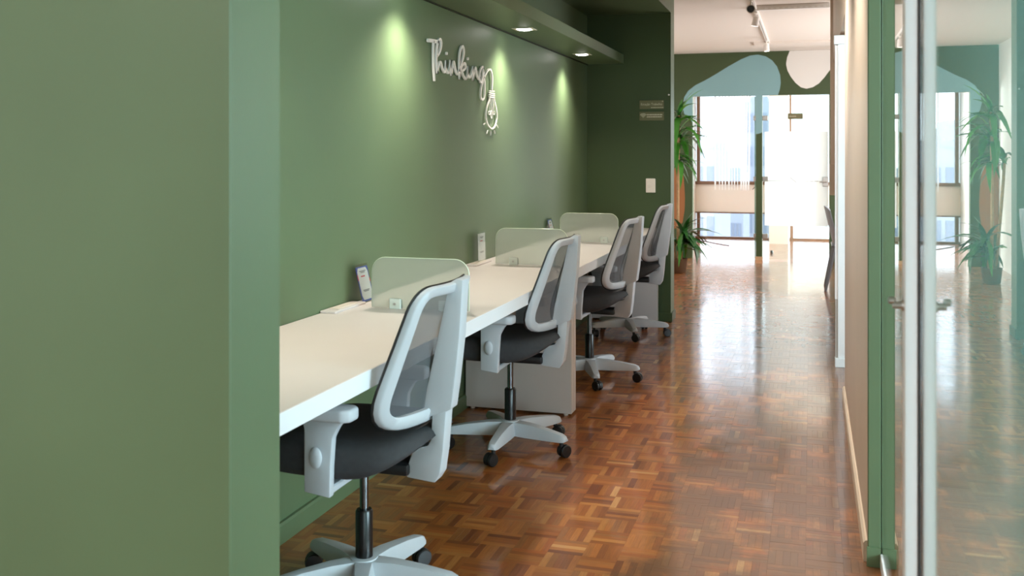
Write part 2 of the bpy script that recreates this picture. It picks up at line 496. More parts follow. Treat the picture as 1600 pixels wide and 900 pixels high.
# ------------------------------------------------------------------ structure: walls, ceiling
b = BM(); box(b, -4.1, 4.1, -4.3, 16.2, CEILZ, CEILZ + 0.12)
struct('ceiling', b, CEIL, 'plain off-white ceiling over the corridor and far room', 'ceiling')
b = BM(); box(b, XL - 0.12, XL, Y_NEAR1 - 0.02, Y_FAR0 + 0.05, 0, CEILZ)
struct('wall_left', b, GREEN, 'long sage green wall behind the white desks', 'wall')
b = BM(); box(b, -4.0, X_WING, Y_NEAR0, Y_NEAR1, 0, CEILZ, 0.003, 1)
struct('wall_near', b, GREEN, 'blurred green wall end filling the left foreground', 'wall')
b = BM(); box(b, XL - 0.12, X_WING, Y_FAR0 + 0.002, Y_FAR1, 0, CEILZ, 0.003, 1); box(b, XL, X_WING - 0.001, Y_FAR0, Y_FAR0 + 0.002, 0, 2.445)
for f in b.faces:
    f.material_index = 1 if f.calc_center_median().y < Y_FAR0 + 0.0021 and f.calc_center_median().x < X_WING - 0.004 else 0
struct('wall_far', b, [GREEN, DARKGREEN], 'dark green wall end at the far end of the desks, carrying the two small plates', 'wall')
b = BM(); box(b, -1.87, -1.75, Y_FAR1, 16.0, 0, CEILZ)
struct('wall_side', b, WHITEWALL, 'white side wall beyond the desks, behind the plant', 'wall')
# dropped header over the desk niche: fascia + niche ceiling
b = BM(); box(b, XL, X_WING, Y_NEAR1, Y_FAR0, 2.445, 2.60)
struct('trim_1', b, GREEN, 'green dropped header closing the top of the desk niche', 'trim')
# right wall with the doorway header
b = BM(); box(b, XR, 0.274, 3.40, 5.63, 0, CEILZ); box(b, XR, 0.274, 5.63, 8.60, 2.085, CEILZ)
wr = struct('wall_right', b, CREAM, 'cream wall on the right side of the corridor', 'wall')
b = BM(); box(b, XR, 0.2145, 3.366, 3.40, 0, CEILZ, 0.002, 1); box(b, 0.2215, 0.276, 3.366, 3.40, 0, CEILZ, 0.002, 1); box(b, 0.2145, 0.2215, 3.378, 3.40, 0, CEILZ)
struct('trim_2', b, GREEN, 'green painted end of the cream wall where the glass begins', 'trim')
b = BM(); box(b, XR - 0.004, 0.2145, 3.360, 3.366, 0, 0.062); box(b, 0.2215, 0.28, 3.360, 3.366, 0, 0.062)
struct('baseboard_corner', b, GREEN, 'short green baseboard at the foot of the green wall end', 'baseboard')
b = BM(); box(b, 0.21, 0.33, 6.52, 8.56, 0, CEILZ - 0.0)
struct('wall_middle', b, CREAM, 'cream wall stretch hidden behind the white door frame on the right', 'wall')
b = BM(); box(b, 0.34, 4.0, 8.60, 8.70, 0, CEILZ)
struct('wall_partition', b, WHITEWALL, 'white wall closing the side room behind the glass', 'wall')
# the outer shell, out of view
b = BM(); box(b, -4.1, 4.1, -4.3, -4.2, 0, CEILZ)
struct('wall_back', b, WHITEWALL, 'white wall behind the camera', 'wall')
b = BM(); box(b, -4.1, -4.0, -4.2, 1.64, 0, CEILZ)
struct('wall_entrance', b, WHITEWALL, 'white wall of the entrance space left of the camera', 'wall')
b = BM(); box(b, 4.0, 4.1, -4.2, 16.0, 0, CEILZ)
struct('wall_outside', b, WHITEWALL, 'white outer wall of the side room', 'wall')
b = BM(); box(b, 1.6, 1.7, 8.70, 12.66, 0, CEILZ)
struct('wall_lounge', b, WHITEWALL, 'white wall right of the far space', 'wall')

# baseboards
b = BM(); prism(b, [(XL, 0), (XL + 0.018, 0), (XL + 0.018, 0.062), (XL + 0.012, 0.07), (XL, 0.07)], 'y', Y_NEAR1, Y_FAR0)
struct('baseboard_left', b, GREEN, 'green baseboard along the desk wall', 'baseboard')
b = BM(); box(b, XL + 0.02, X_WING + 0.012, Y_FAR0 - 0.012, Y_FAR0, 0, 0.068, 0.003, 1); box(b, X_WING, X_WING + 0.012, Y_FAR0, Y_FAR1 + 0.01, 0, 0.068, 0.003, 1)
struct('baseboard_far', b, DARKGREEN, 'green baseboard around the far wall end', 'baseboard')
b = BM(); prism(b, [(XR, 0), (XR - 0.013, 0), (XR - 0.013, 0.06), (XR - 0.006, 0.068), (XR, 0.068)], 'y', 3.40, 5.63)
struct('baseboard_right', b, CREAMTRIM, 'cream baseboard at the foot of the right wall', 'baseboard')
b = BM(); box(b, 0.274, 0.287, 3.41, 5.5, 0, 0.07)
struct('baseboard_side', b, CREAMTRIM, 'cream baseboard on the other face of the right wall, seen through the glass', 'baseboard')

# end wall with the two tall openings
OT = 2.06
OP = [(-1.443, -0.659), (-0.581, 0.214)]
b = BM()
box(b, -1.75, OP[0][0], Y_END, Y_END + 0.12, 0, OT)
box(b, OP[0][1], OP[1][0], Y_END, Y_END + 0.12, 0, OT)
box(b, OP[1][1], 4.0, Y_END, Y_END + 0.12, 0, OT)
box(b, -1.75, 4.0, Y_END, Y_END + 0.12, OT, CEILZ)
we = struct('wall_end', b, DARKGREEN, 'dark green end wall with painted shapes and two tall openings', 'wall')
BLUE = [(-1.443, 1.735), (-1.455, 1.742), (-1.506, 1.774), (-1.549, 1.845), (-1.569, 1.935), (-1.546, 2.055), (-1.496, 2.134), (-1.407, 2.202), (-1.289, 2.259), (-1.153, 2.335), (-0.997, 2.43), (-0.843, 2.514), (-0.729, 2.56), (-0.633, 2.569), (-0.539, 2.545), (-0.463, 2.494), (-0.403, 2.415), (-0.365, 2.307), (-0.358, 2.209), (-0.369, 2.132), (-0.392, 2.06), (-0.581, 2.06), (-0.581, 1.60), (-0.60, 1.588), (-0.625, 1.580), (-0.659, 1.575), (-0.659, 2.06), (-1.443, 2.06)]
WHITE = [(-0.251, 2.604), (-0.283, 2.522), (-0.294, 2.441), (-0.279, 2.363), (-0.238, 2.284), (-0.182, 2.206), (-0.117, 2.15), (-0.052, 2.132), (0.021, 2.148), (0.095, 2.194), (0.159, 2.266), (0.217, 2.347), (0.314, 2.444), (0.423, 2.604)]
BROWN = [(-1.60, 1.22), (-1.577, 1.16), (-1.555, 1.03), (-1.546, 0.907), (-1.538, 0.77), (-1.542, 0.62), (-1.568, 0.455), (-1.62, 0.385), (-1.68, 0.37), (-1.74, 0.40), (-1.748, 0.8), (-1.748, 1.2), (-1.68, 1.27)]
for nm, poly, m in (('blue_painted_shape', BLUE, MURAL_BLUE), ('white_painted_shape', WHITE, MURAL_WHITE), ('brown_painted_shape', BROWN, MURAL_BROWN)):
    b = BM(); prism(b, poly, 'y', Y_END - 0.002, Y_END)
    o = obj(nm, b, m, we); o['label'] = nm.replace('_', ' ') + ' on the green end wall'
b = BM(); box(b, OP[0][1] - 0.006, OP[1][0] + 0.006, Y_END - 0.012, Y_END, 0, 0.045)
struct('baseboard_end', b, mat('raw_wood_skirting', (186, 158, 122), 0.6), 'short wooden baseboard at the foot of the pillar between the openings', 'baseboard')
# shallow plaster beam above the end wall
b = BM(); box(b, -0.62, 1.6, 11.55, 11.9, 2.575, CEILZ)
struct('trim_3', b, CEIL, 'shallow plaster beam across the ceiling before the end wall', 'trim')

# ------------------------------------------------------------------ window wall of the far room
b = BM()
box(b, -1.75, 4.0, Y_WIN, Y_WIN + 0.15, 0.415, 0.85)
box(b, -1.75, 4.0, Y_WIN, Y_WIN + 0.15, 2.35, CEILZ)
struct('wall_outer', b, WHITEWALL, 'white band of wall between the upper and lower windows of the far room', 'wall')
def strip_window(name, z0, z1, mull, label, t=0.045):
    w = thing(name, (-1.75, Y_WIN, z0), label, 'window', None, 'structure')
    b = BM(); box(b, -1.75, 4.0, Y_WIN - 0.03, Y_WIN + 0.05, z0, z0 + t); obj('sill_rail', b, BROWNFRAME, w)
    b = BM(); box(b, -1.75, 4.0, Y_WIN - 0.03, Y_WIN + 0.05, z1 - t * 0.6, z1); obj('head_rail', b, BROWNFRAME, w)
    xs = [-1.75] + mull + [4.0]
    for x in mull:
        b = BM(); box(b, x - 0.025, x + 0.025, Y_WIN - 0.025, Y_WIN + 0.05, z0 + t, z1 - t * 0.6); obj('mullion', b, BROWNFRAME, w)
    for a, c in zip(xs[:-1], xs[1:]):
        b = BM(); box(b, a + 0.02, c - 0.02, Y_WIN + 0.018, Y_WIN + 0.022, z0 + t * 0.9, z1 - t * 0.5); obj('pane', b, WINGLASS, w)
strip_window('window_1', 0.85, 2.35, [-1.703, -0.31, 0.62], 'brown framed upper window strip of the far room', 0.05)
strip_window('window_2', 0.0, 0.415, [-1.703, -0.285, 0.62], 'brown framed low window strip near the floor of the far room', 0.03)
b = BM(); box(b, -0.592, -0.318, 15.06, Y_WIN - 0.04, 0, CEILZ)
struct('wall_pillar', b, WHITEWALL, 'white square pillar in front of the far windows', 'pillar')

# vertical blind gathered in front of the upper window
vb = thing('vertical_blind', (-1.1, 15.6, 0.77), 'white vertical blind strips hanging in front of the far upper window', 'blind')
b = BM(); box(b, -1.46, -0.62, 15.585, 15.63, 2.36, 2.40); obj('head_track', b, LAMPWHITE, vb)
for q, x in enumerate([-1.425, -1.36, -1.315, -1.27, -1.215, -1.17, -1.13, -1.085]):
    b = BM(); w = [0.012, 0.008, 0.010, 0.009, 0.011, 0.007, 0.008, 0.006][q]
    box(b, x - w, x + w, 15.60, 15.603, 0.77, 2.36); obj('blind_slat', b, BLIND, vb)
for q, x in enumerate([-1.012, -0.975, -0.94, -0.90]):
    b = BM(); tube(b, [(x - 0.02, 15.60, 0.765), (x - 0.01, 15.60, 1.4), (x, 15.60, 2.36)], [0.014, 0.012, 0.010], 8); obj('blind_slat', b, BLIND, vb)
b = BM(); tube(b, [(-0.80, 15.60, 2.3), (-0.80, 15.60, 0.85), (-0.86, 15.60, 0.78)], 0.006, 6); obj('pull_chain', b, CABLE, vb)

# ------------------------------------------------------------------ glass doors of the end wall
d1 = thing('door_1', (-0.56, 12.66, 0), 'closed glass door with white privacy film in the right opening', 'door', None, 'structure')
DX0, DX1 = -0.573, 0.206
b = BM(); box(b, DX0, DX1, 12.698, 12.706, 0.012, OT - 0.008); obj('pane', b, DOORGLASS, d1)
b = BM()
box(b, DX0 + 0.02, DX1 - 0.002, 12.694, 12.696, 0.435, 1.605)
obj('privacy_film', b, FILM, d1)
HY = [1.775, 1.015, 0.30]
for z in HY:
    b = BM(); box(b, -0.581, -0.512, 12.684, 12.715, z - 0.03, z + 0.03, 0.004, 1); o = obj('hinge', b, ALU, d1); 
b = BM(); box(b, 0.135, 0.206, 12.676, 12.72, 0.93, 1.045, 0.005, 1); lk = obj('lock_case', b, ALU, d1)
b = BM(); tube(b, [(0.185, 12.69, 0.985), (0.185, 12.64, 0.985), (0.10, 12.64, 0.985)], 0.009, 8); obj('lever', b, ALU, lk)
DK = mat('film_print_grey', (120, 118, 122), 0.6)
b = BM()
box(b, -0.526, -0.262, 12.6925, 12.6935, 0.988, 0.994)
for x0, x1 in ((-0.113, -0.085), (-0.075, -0.03), (-0.022, 0.03), (0.038, 0.09), (0.096, 0.132)):
    box(b, x0, x1, 12.6925, 12.6935, 0.988, 0.995)
for p, q, w in (((-0.204, 1.079), (-0.246, 1.034), 0.004), ((-0.246, 1.034), (-0.168, 0.972), 0.008)):
    dx, dz = q[0] - p[0], q[1] - p[1]; l = math.hypot(dx, dz); nx, nz = -dz / l * w / 2, dx / l * w / 2
    prism(b, [(p[0] - nx, p[1] - nz), (q[0] - nx, q[1] - nz), (q[0] + nx, q[1] + nz), (p[0] + nx, p[1] + nz)], 'y', 12.6925, 12.6935)
obj('printed_arrow', b, DK, d1)['kind'] = 'stuff'
b = BM(); box(b, -0.273, -0.094, 12.684, 12.693, 1.758, 1.831, 0.002, 1); pl = obj('name_plate', b, PLATE, d1)
b = BM()
for k in range(6):
    box(b, -0.255 + 0.014 * k, -0.246 + 0.014 * k, 12.682, 12.684, 1.788, 1.798)
obj('plate_print', b, SIGNINK, pl)['kind'] = 'stuff'

d2 = thing('door_2', (-0.675, 12.74, 0), 'clear glass door swung open into the far room, seen on its edge', 'door', None, 'structure')
ang = math.radians(3.2)
def swing(bm):
    bmesh.ops.rotate(bm, verts=bm.verts, cent=(-0.668, 12.72, 0), matrix=Matrix.Rotation(ang, 3, 'Z')); return bm
b = BM(); box(b, -0.674, -0.664, 12.74, 13.50, 0.012, OT - 0.01); obj('pane', swing(b), DOORGLASS, d2)
b = BM(); box(b, -0.675, -0.663, 12.732, 12.74, 0.012, OT - 0.01); obj('glass_edge', swing(b), GLASSEDGE, d2)
for z in HY:
    b = BM(); box(b, -0.690, -0.655, 12.70, 12.77, z - 0.03, z + 0.03, 0.003, 1); obj('hinge', b, ALU, d2)

# ------------------------------------------------------------------ corridor glazing on the right
w3 = thing('window_3', (0.218, 3.36, 0), 'fixed glass pane next to the green wall end on the right', 'window', None, 'structure')
b = BM(); box(b, 0.2165, 0.2195, 1.95, 3.377, 0.045, 2.40); obj('pane', b, CLEAR, w3)
b = BM(); box(b, 0.212, 0.224, 1.95, 3.36, 0.0, 0.045, 0.002, 1); obj('bottom_rail', b, WHITEALU, w3)
b = BM(); box(b, 0.12, 0.30, -4.2, 3.366, 2.40, CEILZ)
struct('trim_4', b, GREEN, 'green beam above the glass partition', 'trim')

d3 = thing('door_3', (0.176, 1.79, 0), 'sliding glass door with white aluminium edge filling the right foreground', 'door', None, 'structure')
b = BM(); box(b, 0.1765, 0.1775, 0.78, 1.80, 0.02, 2.38); obj('pane', b, CLEAR, d3)
b = BM(); box(b, 0.1778, 0.1785, 0.78, 1.765, 0.02, 2.38); obj('frosted_film', b, FROSTFILM, d3)
b = BM(); box(b, 0.1515, 0.1735, 1.79, 1.83, 0.01, 2.39, 0.002, 2); st = obj('edge_stile', b, WHITEALU, d3)
b = BM(); box(b, 0.1735, 0.1764, 1.787, 1.83, 0.01, 2.39); obj('gasket', b, GASKET, d3)
b = BM()
lathe(b, [(0.0062, 0.134), (0.0062, 0.1515)], (0, 1.806, 1.066), 'x', 14)
lathe(b, [(0.0085, 0.1480), (0.0105, 0.1515)], (0, 1.806, 1.066), 'x', 14)
lathe(b, [(0.004, 0.0), (0.0062, 0.002), (0.0064, 0.010), (0.003, 0.013)], (0.1265, 1.806, 1.0735), 'x', 14)
lathe(b, [(0.003, 0), (0.003, 0.009)], (0.135, 1.806, 1.066), 'z', 10)
obj('pull_handle', b, ALU, d3, 40)

# white door frame further along the right wall
d4 = thing('door_4', (0.18, 6.48, 0), 'white framed door seen edge-on past the cream wall', 'door', None, 'structure')
b = BM(); box(b, 0.160, 0.205, 6.455, 6.50, 0.056, 2.008, 0.002, 1); box(b, 0.138, 0.95, 6.45, 6.505, 2.008, 2.064, 0.002, 1); box(b, 0.144, 0.207, 6.445, 6.51, 0.0, 0.056, 0.002, 1)
obj('frame', b, mat('pale_blue_white_frame', (218, 226, 228), 0.4), d4)
b = BM(); box(b, 0.144, 0.160, 6.47, 6.486, 0.42, 2.008); obj('leaf_edge', b, WHITEALU, d4)
b = BM(); box(b, 0.146, 0.160, 6.47, 6.486, 0.056, 0.418); obj('kick_plate', b, mat('grey_kick_plate', (178, 176, 172), 0.4), d4)
b = BM(); box(b, 0.205, 0.95, 6.468, 6.488, 0.01, 2.0); obj('pane', b, DOORGLASS, d4)

# cream trunking drop beside it
tk = thing('cable_trunking', (0.17, 8.6, 0.98), 'cream vertical cable trunking dropping from the ceiling past the doorway', 'trunking')
b = BM(); box(b, 0.154, 0.194, 8.58, 8.63, 1.24, CEILZ - 0.001, 0.002, 1); obj('duct', b, CREAM, tk)
b = BM(); box(b, 0.150, 0.196, 8.57, 8.64, 0.985, 1.24, 0.002, 1); obj('junction_box', b, CREAM, tk)
ct = thing('ceiling_trunking', (-0.15, 8.77, 2.56), 'white perforated trunking crossing the ceiling to the right wall', 'trunking')
b = BM(); box(b, -0.46, 0.154, 8.74, 8.80, 2.565, CEILZ - 0.001, 0.002, 1); obj('duct', b, LAMPWHITE, ct)
b = BM()
for k in range(11):
    box(b, -0.38 + 0.048 * k, -0.356 + 0.048 * k, 8.736, 8.74, 2.572, 2.582)
obj('slots', b, mat('bright_slot_white', (246, 242, 238), 0.4), ct)['kind'] = 'stuff'

# ------------------------------------------------------------------ niche shelf with downlights
sh = thing('wall_shelf', (XL, 4.8, 2.05), 'long green box shelf high over the desks with recessed downlights', 'shelf')
b = BM(); box(b, XL + 0.002, -1.436, Y_NEAR1 + 0.002, Y_FAR0 - 0.002, 2.05, 2.122, 0.002, 1); obj('board', b, GREEN, sh)
b = BM(); box(b, XL + 0.0005, XL + 0.012, Y_NEAR1 + 0.002, Y_FAR0 - 0.002, 2.044, 2.0495); obj('gap_shade_strip', b, mat('painted_gap_shade', (40, 48, 32), 0.8), sh)  # solid dark strip; its colour paints the shade where shelf meets wall
LY = [2.48, 3.98, 5.485, 6.99]
for q, y in enumerate(LY):
    lab = ['square recessed downlight under the shelf nearest the camera', 'square recessed downlight under the shelf above the first desk chairs', 'square recessed downlight under the shelf beyond the lettering, left of the two in view', 'square recessed downlight under the shelf near its far end'][q]
    dl = thing('downlight', (-1.588, y, 2.05), lab, 'lamp', 'downlights under the shelf')
    b = BM()
    for (x0, x1, y0, y1) in ((-0.06, 0.06, -0.06, -0.042), (-0.06, 0.06, 0.042, 0.06), (-0.06, -0.042, -0.042, 0.042), (0.042, 0.06, -0.042, 0.042)):
        box(b, -1.588 + x0, -1.588 + x1, y + y0, y + y1, 2.046, 2.050)
    obj('bezel', b, mat('pale_bezel_%d' % q, (216, 214, 196), 0.4), dl)
    b = BM(); lathe(b, [(0.044, 0.0), (0.040, -0.005), (0.028, -0.0085), (0.010, -0.010)], (-1.588, y, 2.0495), 'z', 24); obj('led_lens', b, LEDGLOW, dl, 60)
    l = bpy.data.lights.new('downlight_beam', 'SPOT'); l.energy = 66; l.spot_size = math.radians(128); l.spot_blend = 1.0; l.shadow_soft_size = 0.06; l.color = (1.0, 0.91, 0.79)
    lo = bpy.data.objects.new('downlight_beam', l); lo.location = (0, 0, -0.022); lo.parent = dl; COL.objects.link(lo)

# ------------------------------------------------------------------ desks
def desk(y0, y1, label, panels):
    t = thing('desk', (-1.44, (y0 + y1) / 2, 0), label, 'desk', 'white desks along the green wall')
    b = BM(); box(b, XL + 0.004, -1.150, y0, y1, 0.685, 0.738, 0.0012, 1); obj('desktop', b, [LAMINATE], t)
    b = BM(); box(b, -1.1502, -1.1490, y0 + 0.0015, y1 - 0.0015, 0.6865, 0.7365); obj('edge_band', b, EDGE, t)
    for p0, p1 in panels:
        b = BM(); box(b, -1.722 if p0 > 4 else XL + 0.03, -1.156, p0, p1, 0.012, 0.685, 0.001, 1); pn = obj('side_panel', b, LAMINATE, t)
        for fx in (-1.69, -1.19):
            b = BM(); lathe(b, [(0.012, 0.0), (0.012, 0.012)], (fx, (p0 + p1) / 2, 0), 'z', 12); obj('foot', b, SWITCHW, pn)
    return t
desk(1.835, 4.892, 'white laminate desk nearest the camera, along the green wall', [(1.85, 1.89), (4.846, 4.890)])
desk(4.894, 7.806, 'white laminate desk at the far end, touching the dark green wall end', [(4.896, 4.942), (7.755, 7.803)])

# frosted desk partitions
def partition(y, label):
    t = thing('desk_screen', (-1.41, y, 0.738), label, 'screen', 'frosted desk screens')
    x0, x1, z0, z1, r = -1.604, -1.212, 0.742, 0.932, 0.055
    out = [(x0, z0), (x1, z0)]
    for k in range(9):
        a = k / 8 * PI / 2; out.append((x1 - r + r * math.cos(a), z1 - r + r * math.sin(a)))
    for k in range(9):
        a = PI / 2 + k / 8 * PI / 2; out.append((x0 + r + r * math.cos(a), z1 - r + r * math.sin(a)))
    b = BM(); prism(b, out, 'y', y - 0.003, y + 0.003); obj('sheet', b, FROST, t)
    edge = [(p[0], y, p[1]) for p in out[1:]] + [(x0, y, z0)]
    b = BM(); tube(b, edge, 0.0022, 6); obj('polished_edge', b, PARTEDGE, t, 60)
    for xc in (-1.505, -1.305):
        b = BM(); box(b, xc - 0.024, xc + 0.024, y - 0.013, y - 0.0035, 0.738, 0.778, 0.004, 2); box(b, xc - 0.024, xc + 0.024, y + 0.0035, y + 0.012, 0.738, 0.778, 0.004, 2)
        cl = obj('clip', b, mat('clear_clip_plastic', (214, 222, 214), 0.3), t)
        b = BM(); lathe(b, [(0.005, -0.0155), (0.005, -0.013)], (xc, y, 0.758), 'y', 12); obj('screw', b, ALU, cl)
partition(3.448, 'frosted acrylic screen on the desk beside the nearest chair')
partition(4.995, 'frosted acrylic screen standing on the desk past the double side panel, middle of three')
partition(6.40, 'frosted acrylic screen on the desk furthest from the camera')

# wall-side socket boxes
def outlet(y0, y1, label):
    t = thing('desk_socket_box', (-1.70, (y0 + y1) / 2, 0.738), label, 'socket', 'socket boxes on the desks')
    b = BM(); box(b, -1.731, -1.668, y0, y1, 0.738, 0.747, 0.002, 1); obj('box', b, LAMINATE, t)
    b = BM(); box(b, -1.720, -1.680, y0 + 0.05, y1 - 0.05, 0.747, 0.750, 0.001, 1); obj('lid', b, SWITCHW, t)
outlet(3.27, 3.53, 'flat white socket box by the wall before the nearest screen')
outlet(4.86, 5.12, 'flat white socket box by the wall under the upright card')
outlet(6.6, 6.85, 'flat white socket box by the wall behind the furthest screen')

# little info cards in clear stands
def card(y0, w, h, xb, xt, z, label, coloured):
    t = thing('info_card', (xb, y0 + w / 2, z), label, 'card', 'information cards on the desks')
    def P(u, v, n):    # u along Y, v up the card, n out of the card (+X)
        return (xb + (xt - xb) * v / h + n, y0 + u, z + math.sqrt(max(h * h - (xt - xb) ** 2, 0)) * v / h)
    def slab(bm, u0, u1, v0, v1, n0, n1):
        vs = [bm.verts.new(P(u, v, n)) for n in (n0, n1) for u in (u0, u1) for v in (v0, v1)]
        fs = [bm.faces.new([vs[i] for i in f]) for f in ((0, 1, 3, 2), (4, 6, 7, 5), (0, 4, 5, 1), (2, 3, 7, 6), (0, 2, 6, 4), (1, 5, 7, 3))]
        bmesh.ops.recalc_face_normals(bm, faces=fs)
    b = BM(); slab(b, 0, w, 0, h, 0.0030, 0.0042); slab(b, 0, w, 0, h, -0.0022, -0.0010)
    obj('clear_stand', b, ACRYLIC, t)
    cd = CARDB if coloured else CARDW
    b = BM(); slab(b, 0.004, w - 0.004, 0.004, h * 0.93, 0, 0.001); c = obj('card', b, cd, t)
    b = BM()
    ch = 0.016
    poly = [(0.010, 0.012 + ch), (0.010 + ch * .6, 0.010), (w - 0.010 - ch * .6, 0.010), (w - 0.010, 0.012 + ch), (w - 0.010, h * .9 - ch), (w - 0.010 - ch * .7, h * .9), (0.010 + ch * .7, h * .9), (0.010, h * .9 - ch)]
    vs = [b.verts.new(P(u, v, 0.0014)) for u, v in poly]; b.faces.new(vs)
    vs = [b.verts.new(P(u, v, 0.0011)) for u, v in poly]; b.faces.new(vs[::-1])
    obj('white_field', b, CARDW, c)
    b = BM()
    for k, (v, l) in enumerate(((0.80, 0.5), (0.765, 0.34), (0.30, 0.5), (0.27, 0.4))):
        slab(b, w * (0.5 - l / 2), w * (0.5 + l / 2), h * v, h * v + 0.004, 0.0015, 0.0018)
    obj('grey_print', b, CARDG, c)['kind'] = 'stuff'
    b = BM(); slab(b, w * 0.30, w * 0.62, h * 0.66, h * 0.66 + 0.005, 0.0015, 0.0018)
    if coloured: slab(b, 0.0035, 0.010, h * 0.58, h * 0.74, 0.0012, 0.0016); slab(b, w - 0.010, w - 0.0035, h * 0.5, h * 0.6, 0.0012, 0.0016)
    obj('red_print', b, CARDR, c)['kind'] = 'stuff'
card(3.535, 0.112, 0.152, -1.685, -1.722, 0.7385, 'blue and red edged information card leaning on the wall by the nearest screen', True)
card(4.975, 0.122, 0.158, -1.697, -1.700, 0.751, 'white information card standing upright by the middle screen', False)
card(6.50, 0.105, 0.152, -1.682, -1.722, 0.7385, 'white information card leaning on the wall by the furthest screen', True)

# ------------------------------------------------------------------ office chairs
def rounded_loop(corners, radii, ns=6, na=8):
    """corners counter-clockwise (y,z); returns loop with the same point count for any radii"""
    n = len(corners); pts = []
    ent = []
    for i in range(n):
        p = Vector(corners[i]); a = Vector(corners[i - 1]); c = Vector(corners[(i + 1) % n])
        d1 = (a - p).normalized(); d2 = (c - p).normalized()
        half = d1.angle(d2) / 2; t = radii[i] / math.tan(half)
        ent.append((p + d1 * t, p, p + d2 * t))
    for i in range(n):
        s, p, e = ent[i]
        for k in range(na):
            t = k / (na - 1)
            q = s * (1 - t) ** 2 + p * (2 * t * (1 - t)) + e * t * t
            q2 = s.lerp(e, t)
            pts.append(q.lerp(q2, 0.0))
        nx = ent[(i + 1) % n][0]
        for k in range(1, ns):
            pts.append(e.lerp(nx, k / ns))
    return pts
def back_x(y, z):
    t = (z - 0.555) / 0.40
    xc = 0.212 + 0.083 * t
    k = 0.098 - 0.060 * t
    w = 0.250 - 0.045 * t
    return xc - k * min(1.05, abs(y) / w) ** 1.7
def build_chair():
    root = thing('office_chair', (0, 0, 0), None, 'chair', 'office chairs at the desks')
    def P(nm, bm, m, parent=None, smooth=35):
        return obj(nm, bm, m, parent or root, smooth, world=False)
    # backrest frame
    outer = rounded_loop([(-0.248, 0.553), (0.248, 0.553), (0.200, 0.957), (-0.200, 0.957)], [0.115, 0.115, 0.075, 0.075])
    inner = rounded_loop([(-0.207, 0.592), (0.207, 0.592), (0.172, 0.928), (-0.172, 0.928)], [0.060, 0.060, 0.050, 0.050])
    n = len(outer); b = BM()
    rows = []
    for fr, off in ((0.0, -0.011), (0.0, 0.005), (0.14, 0.0105), (0.86, 0.0105), (1.0, 0.005), (1.0, -0.011)):
        row = []
        for i in range(n):
            p = outer[i].lerp(inner[i], fr)
            row.append(b.verts.new((back_x(p.x, p.y) + off, p.x, p.y)))
        rows.append(row)
    fs = []
    for j in range(6):
        A, B = rows[j], rows[(j + 1) % 6]
        for i in range(n):
            k = (i + 1) % n
            fs.append(b.faces.new((A[i], A[k], B[k], B[i])))
    bmesh.ops.recalc_face_normals(b, faces=fs)
    P('backrest_frame', b, GREYPL, None, 50)
    # dark trim line on the front rim
    b = BM(); pts = [Vector((back_x(p.x, p.y) - 0.0125, p.x, p.y)) for p in outer]; pts.append(pts[0])
    tube(b, pts, 0.0042, 6, False); P('rim_trim', b, BLACKPL)
    # mesh sheet
    b = BM(); rings = []
    cen = Vector((0, 0.765))
    NR = 9
    for r in range(NR):
        s = 1.06 * (1 - r / NR)
        rings.append([b.verts.new((back_x(cen.x + (p.x - cen.x) * s, cen.y + (p.y - cen.y) * s) - 0.009 - 0.018 * max(0, 1 - s) ** 1.2 * (1 if r else 0), cen.x + (p.x - cen.x) * s, cen.y + (p.y - cen.y) * s)) for p in inner])
    for j in range(NR - 1):
        for i in range(n):
            k = (i + 1) % n
            b.faces.new((rings[j][i], rings[j][k], rings[j + 1][k], rings[j + 1][i]))
    b.faces.new(rings[-1])
    P('mesh_back', b, MESH, None, 60)
    # spine: wedge, thin at the top, deep at the bottom
    def wedge(bm, poly, wr, wf, bev):
        """poly: (x,z,rear?) ; half width wr at rear points, wf at front points"""
        A, B = [], []
        for x, z, rear in poly:
            h = wr if rear else wf
            A.append(bm.verts.new((x, -h, z))); B.append(bm.verts.new((x, h, z)))
        fs = [bm.faces.new(A), bm.faces.new(B[::-1])]; m_ = len(poly)
        for i in range(m_):
            k = (i + 1) % m_
            fs.append(bm.faces.new((A[k], A[i], B[i], B[k])))
        bmesh.ops.recalc_face_normals(bm, faces=fs)
        es = list({e for f in fs for e in f.edges})
        bmesh.ops.bevel(bm, geom=es, offset=bev, segments=2, profile=0.6, affect='EDGES')
    b = BM()
    wedge(b, [(0.282, 0.955, 0), (0.302, 0.968, 1), (0.322, 0.964, 1), (0.312, 0.80, 1), (0.296, 0.66, 1), (0.286, 0.592, 1), (0.262, 0.578, 1), (0.205, 0.562, 0), (0.196, 0.575, 0), (0.216, 0.66, 0), (0.248, 0.80, 0)], 0.029, 0.035, 0.005)
    P('spine', b, GREYPL)
    b = BM()
    wedge(b, [(0.230, 0.592, 0), (0.272, 0.592, 1), (0.262, 0.47, 1), (0.252, 0.402, 1), (0.236, 0.376, 1), (0.150, 0.384, 0), (0.144, 0.398, 0), (0.168, 0.462, 0), (0.182, 0.474, 0), (0.214, 0.482, 0), (0.224, 0.500, 0)], 0.030, 0.031, 0.006)
    P('back_bracket', b, GREYPL)
    # seat cushion
    b = BM(); M_ = 48; rings = []
    prof = [(0.72, 0.428), (0.90, 0.428), (0.975, 0.436), (1.0, 0.455), (0.995, 0.478), (0.965, 0.500), (0.90, 0.513), (0.75, 0.520), (0.45, 0.520), (0.15, 0.519)]
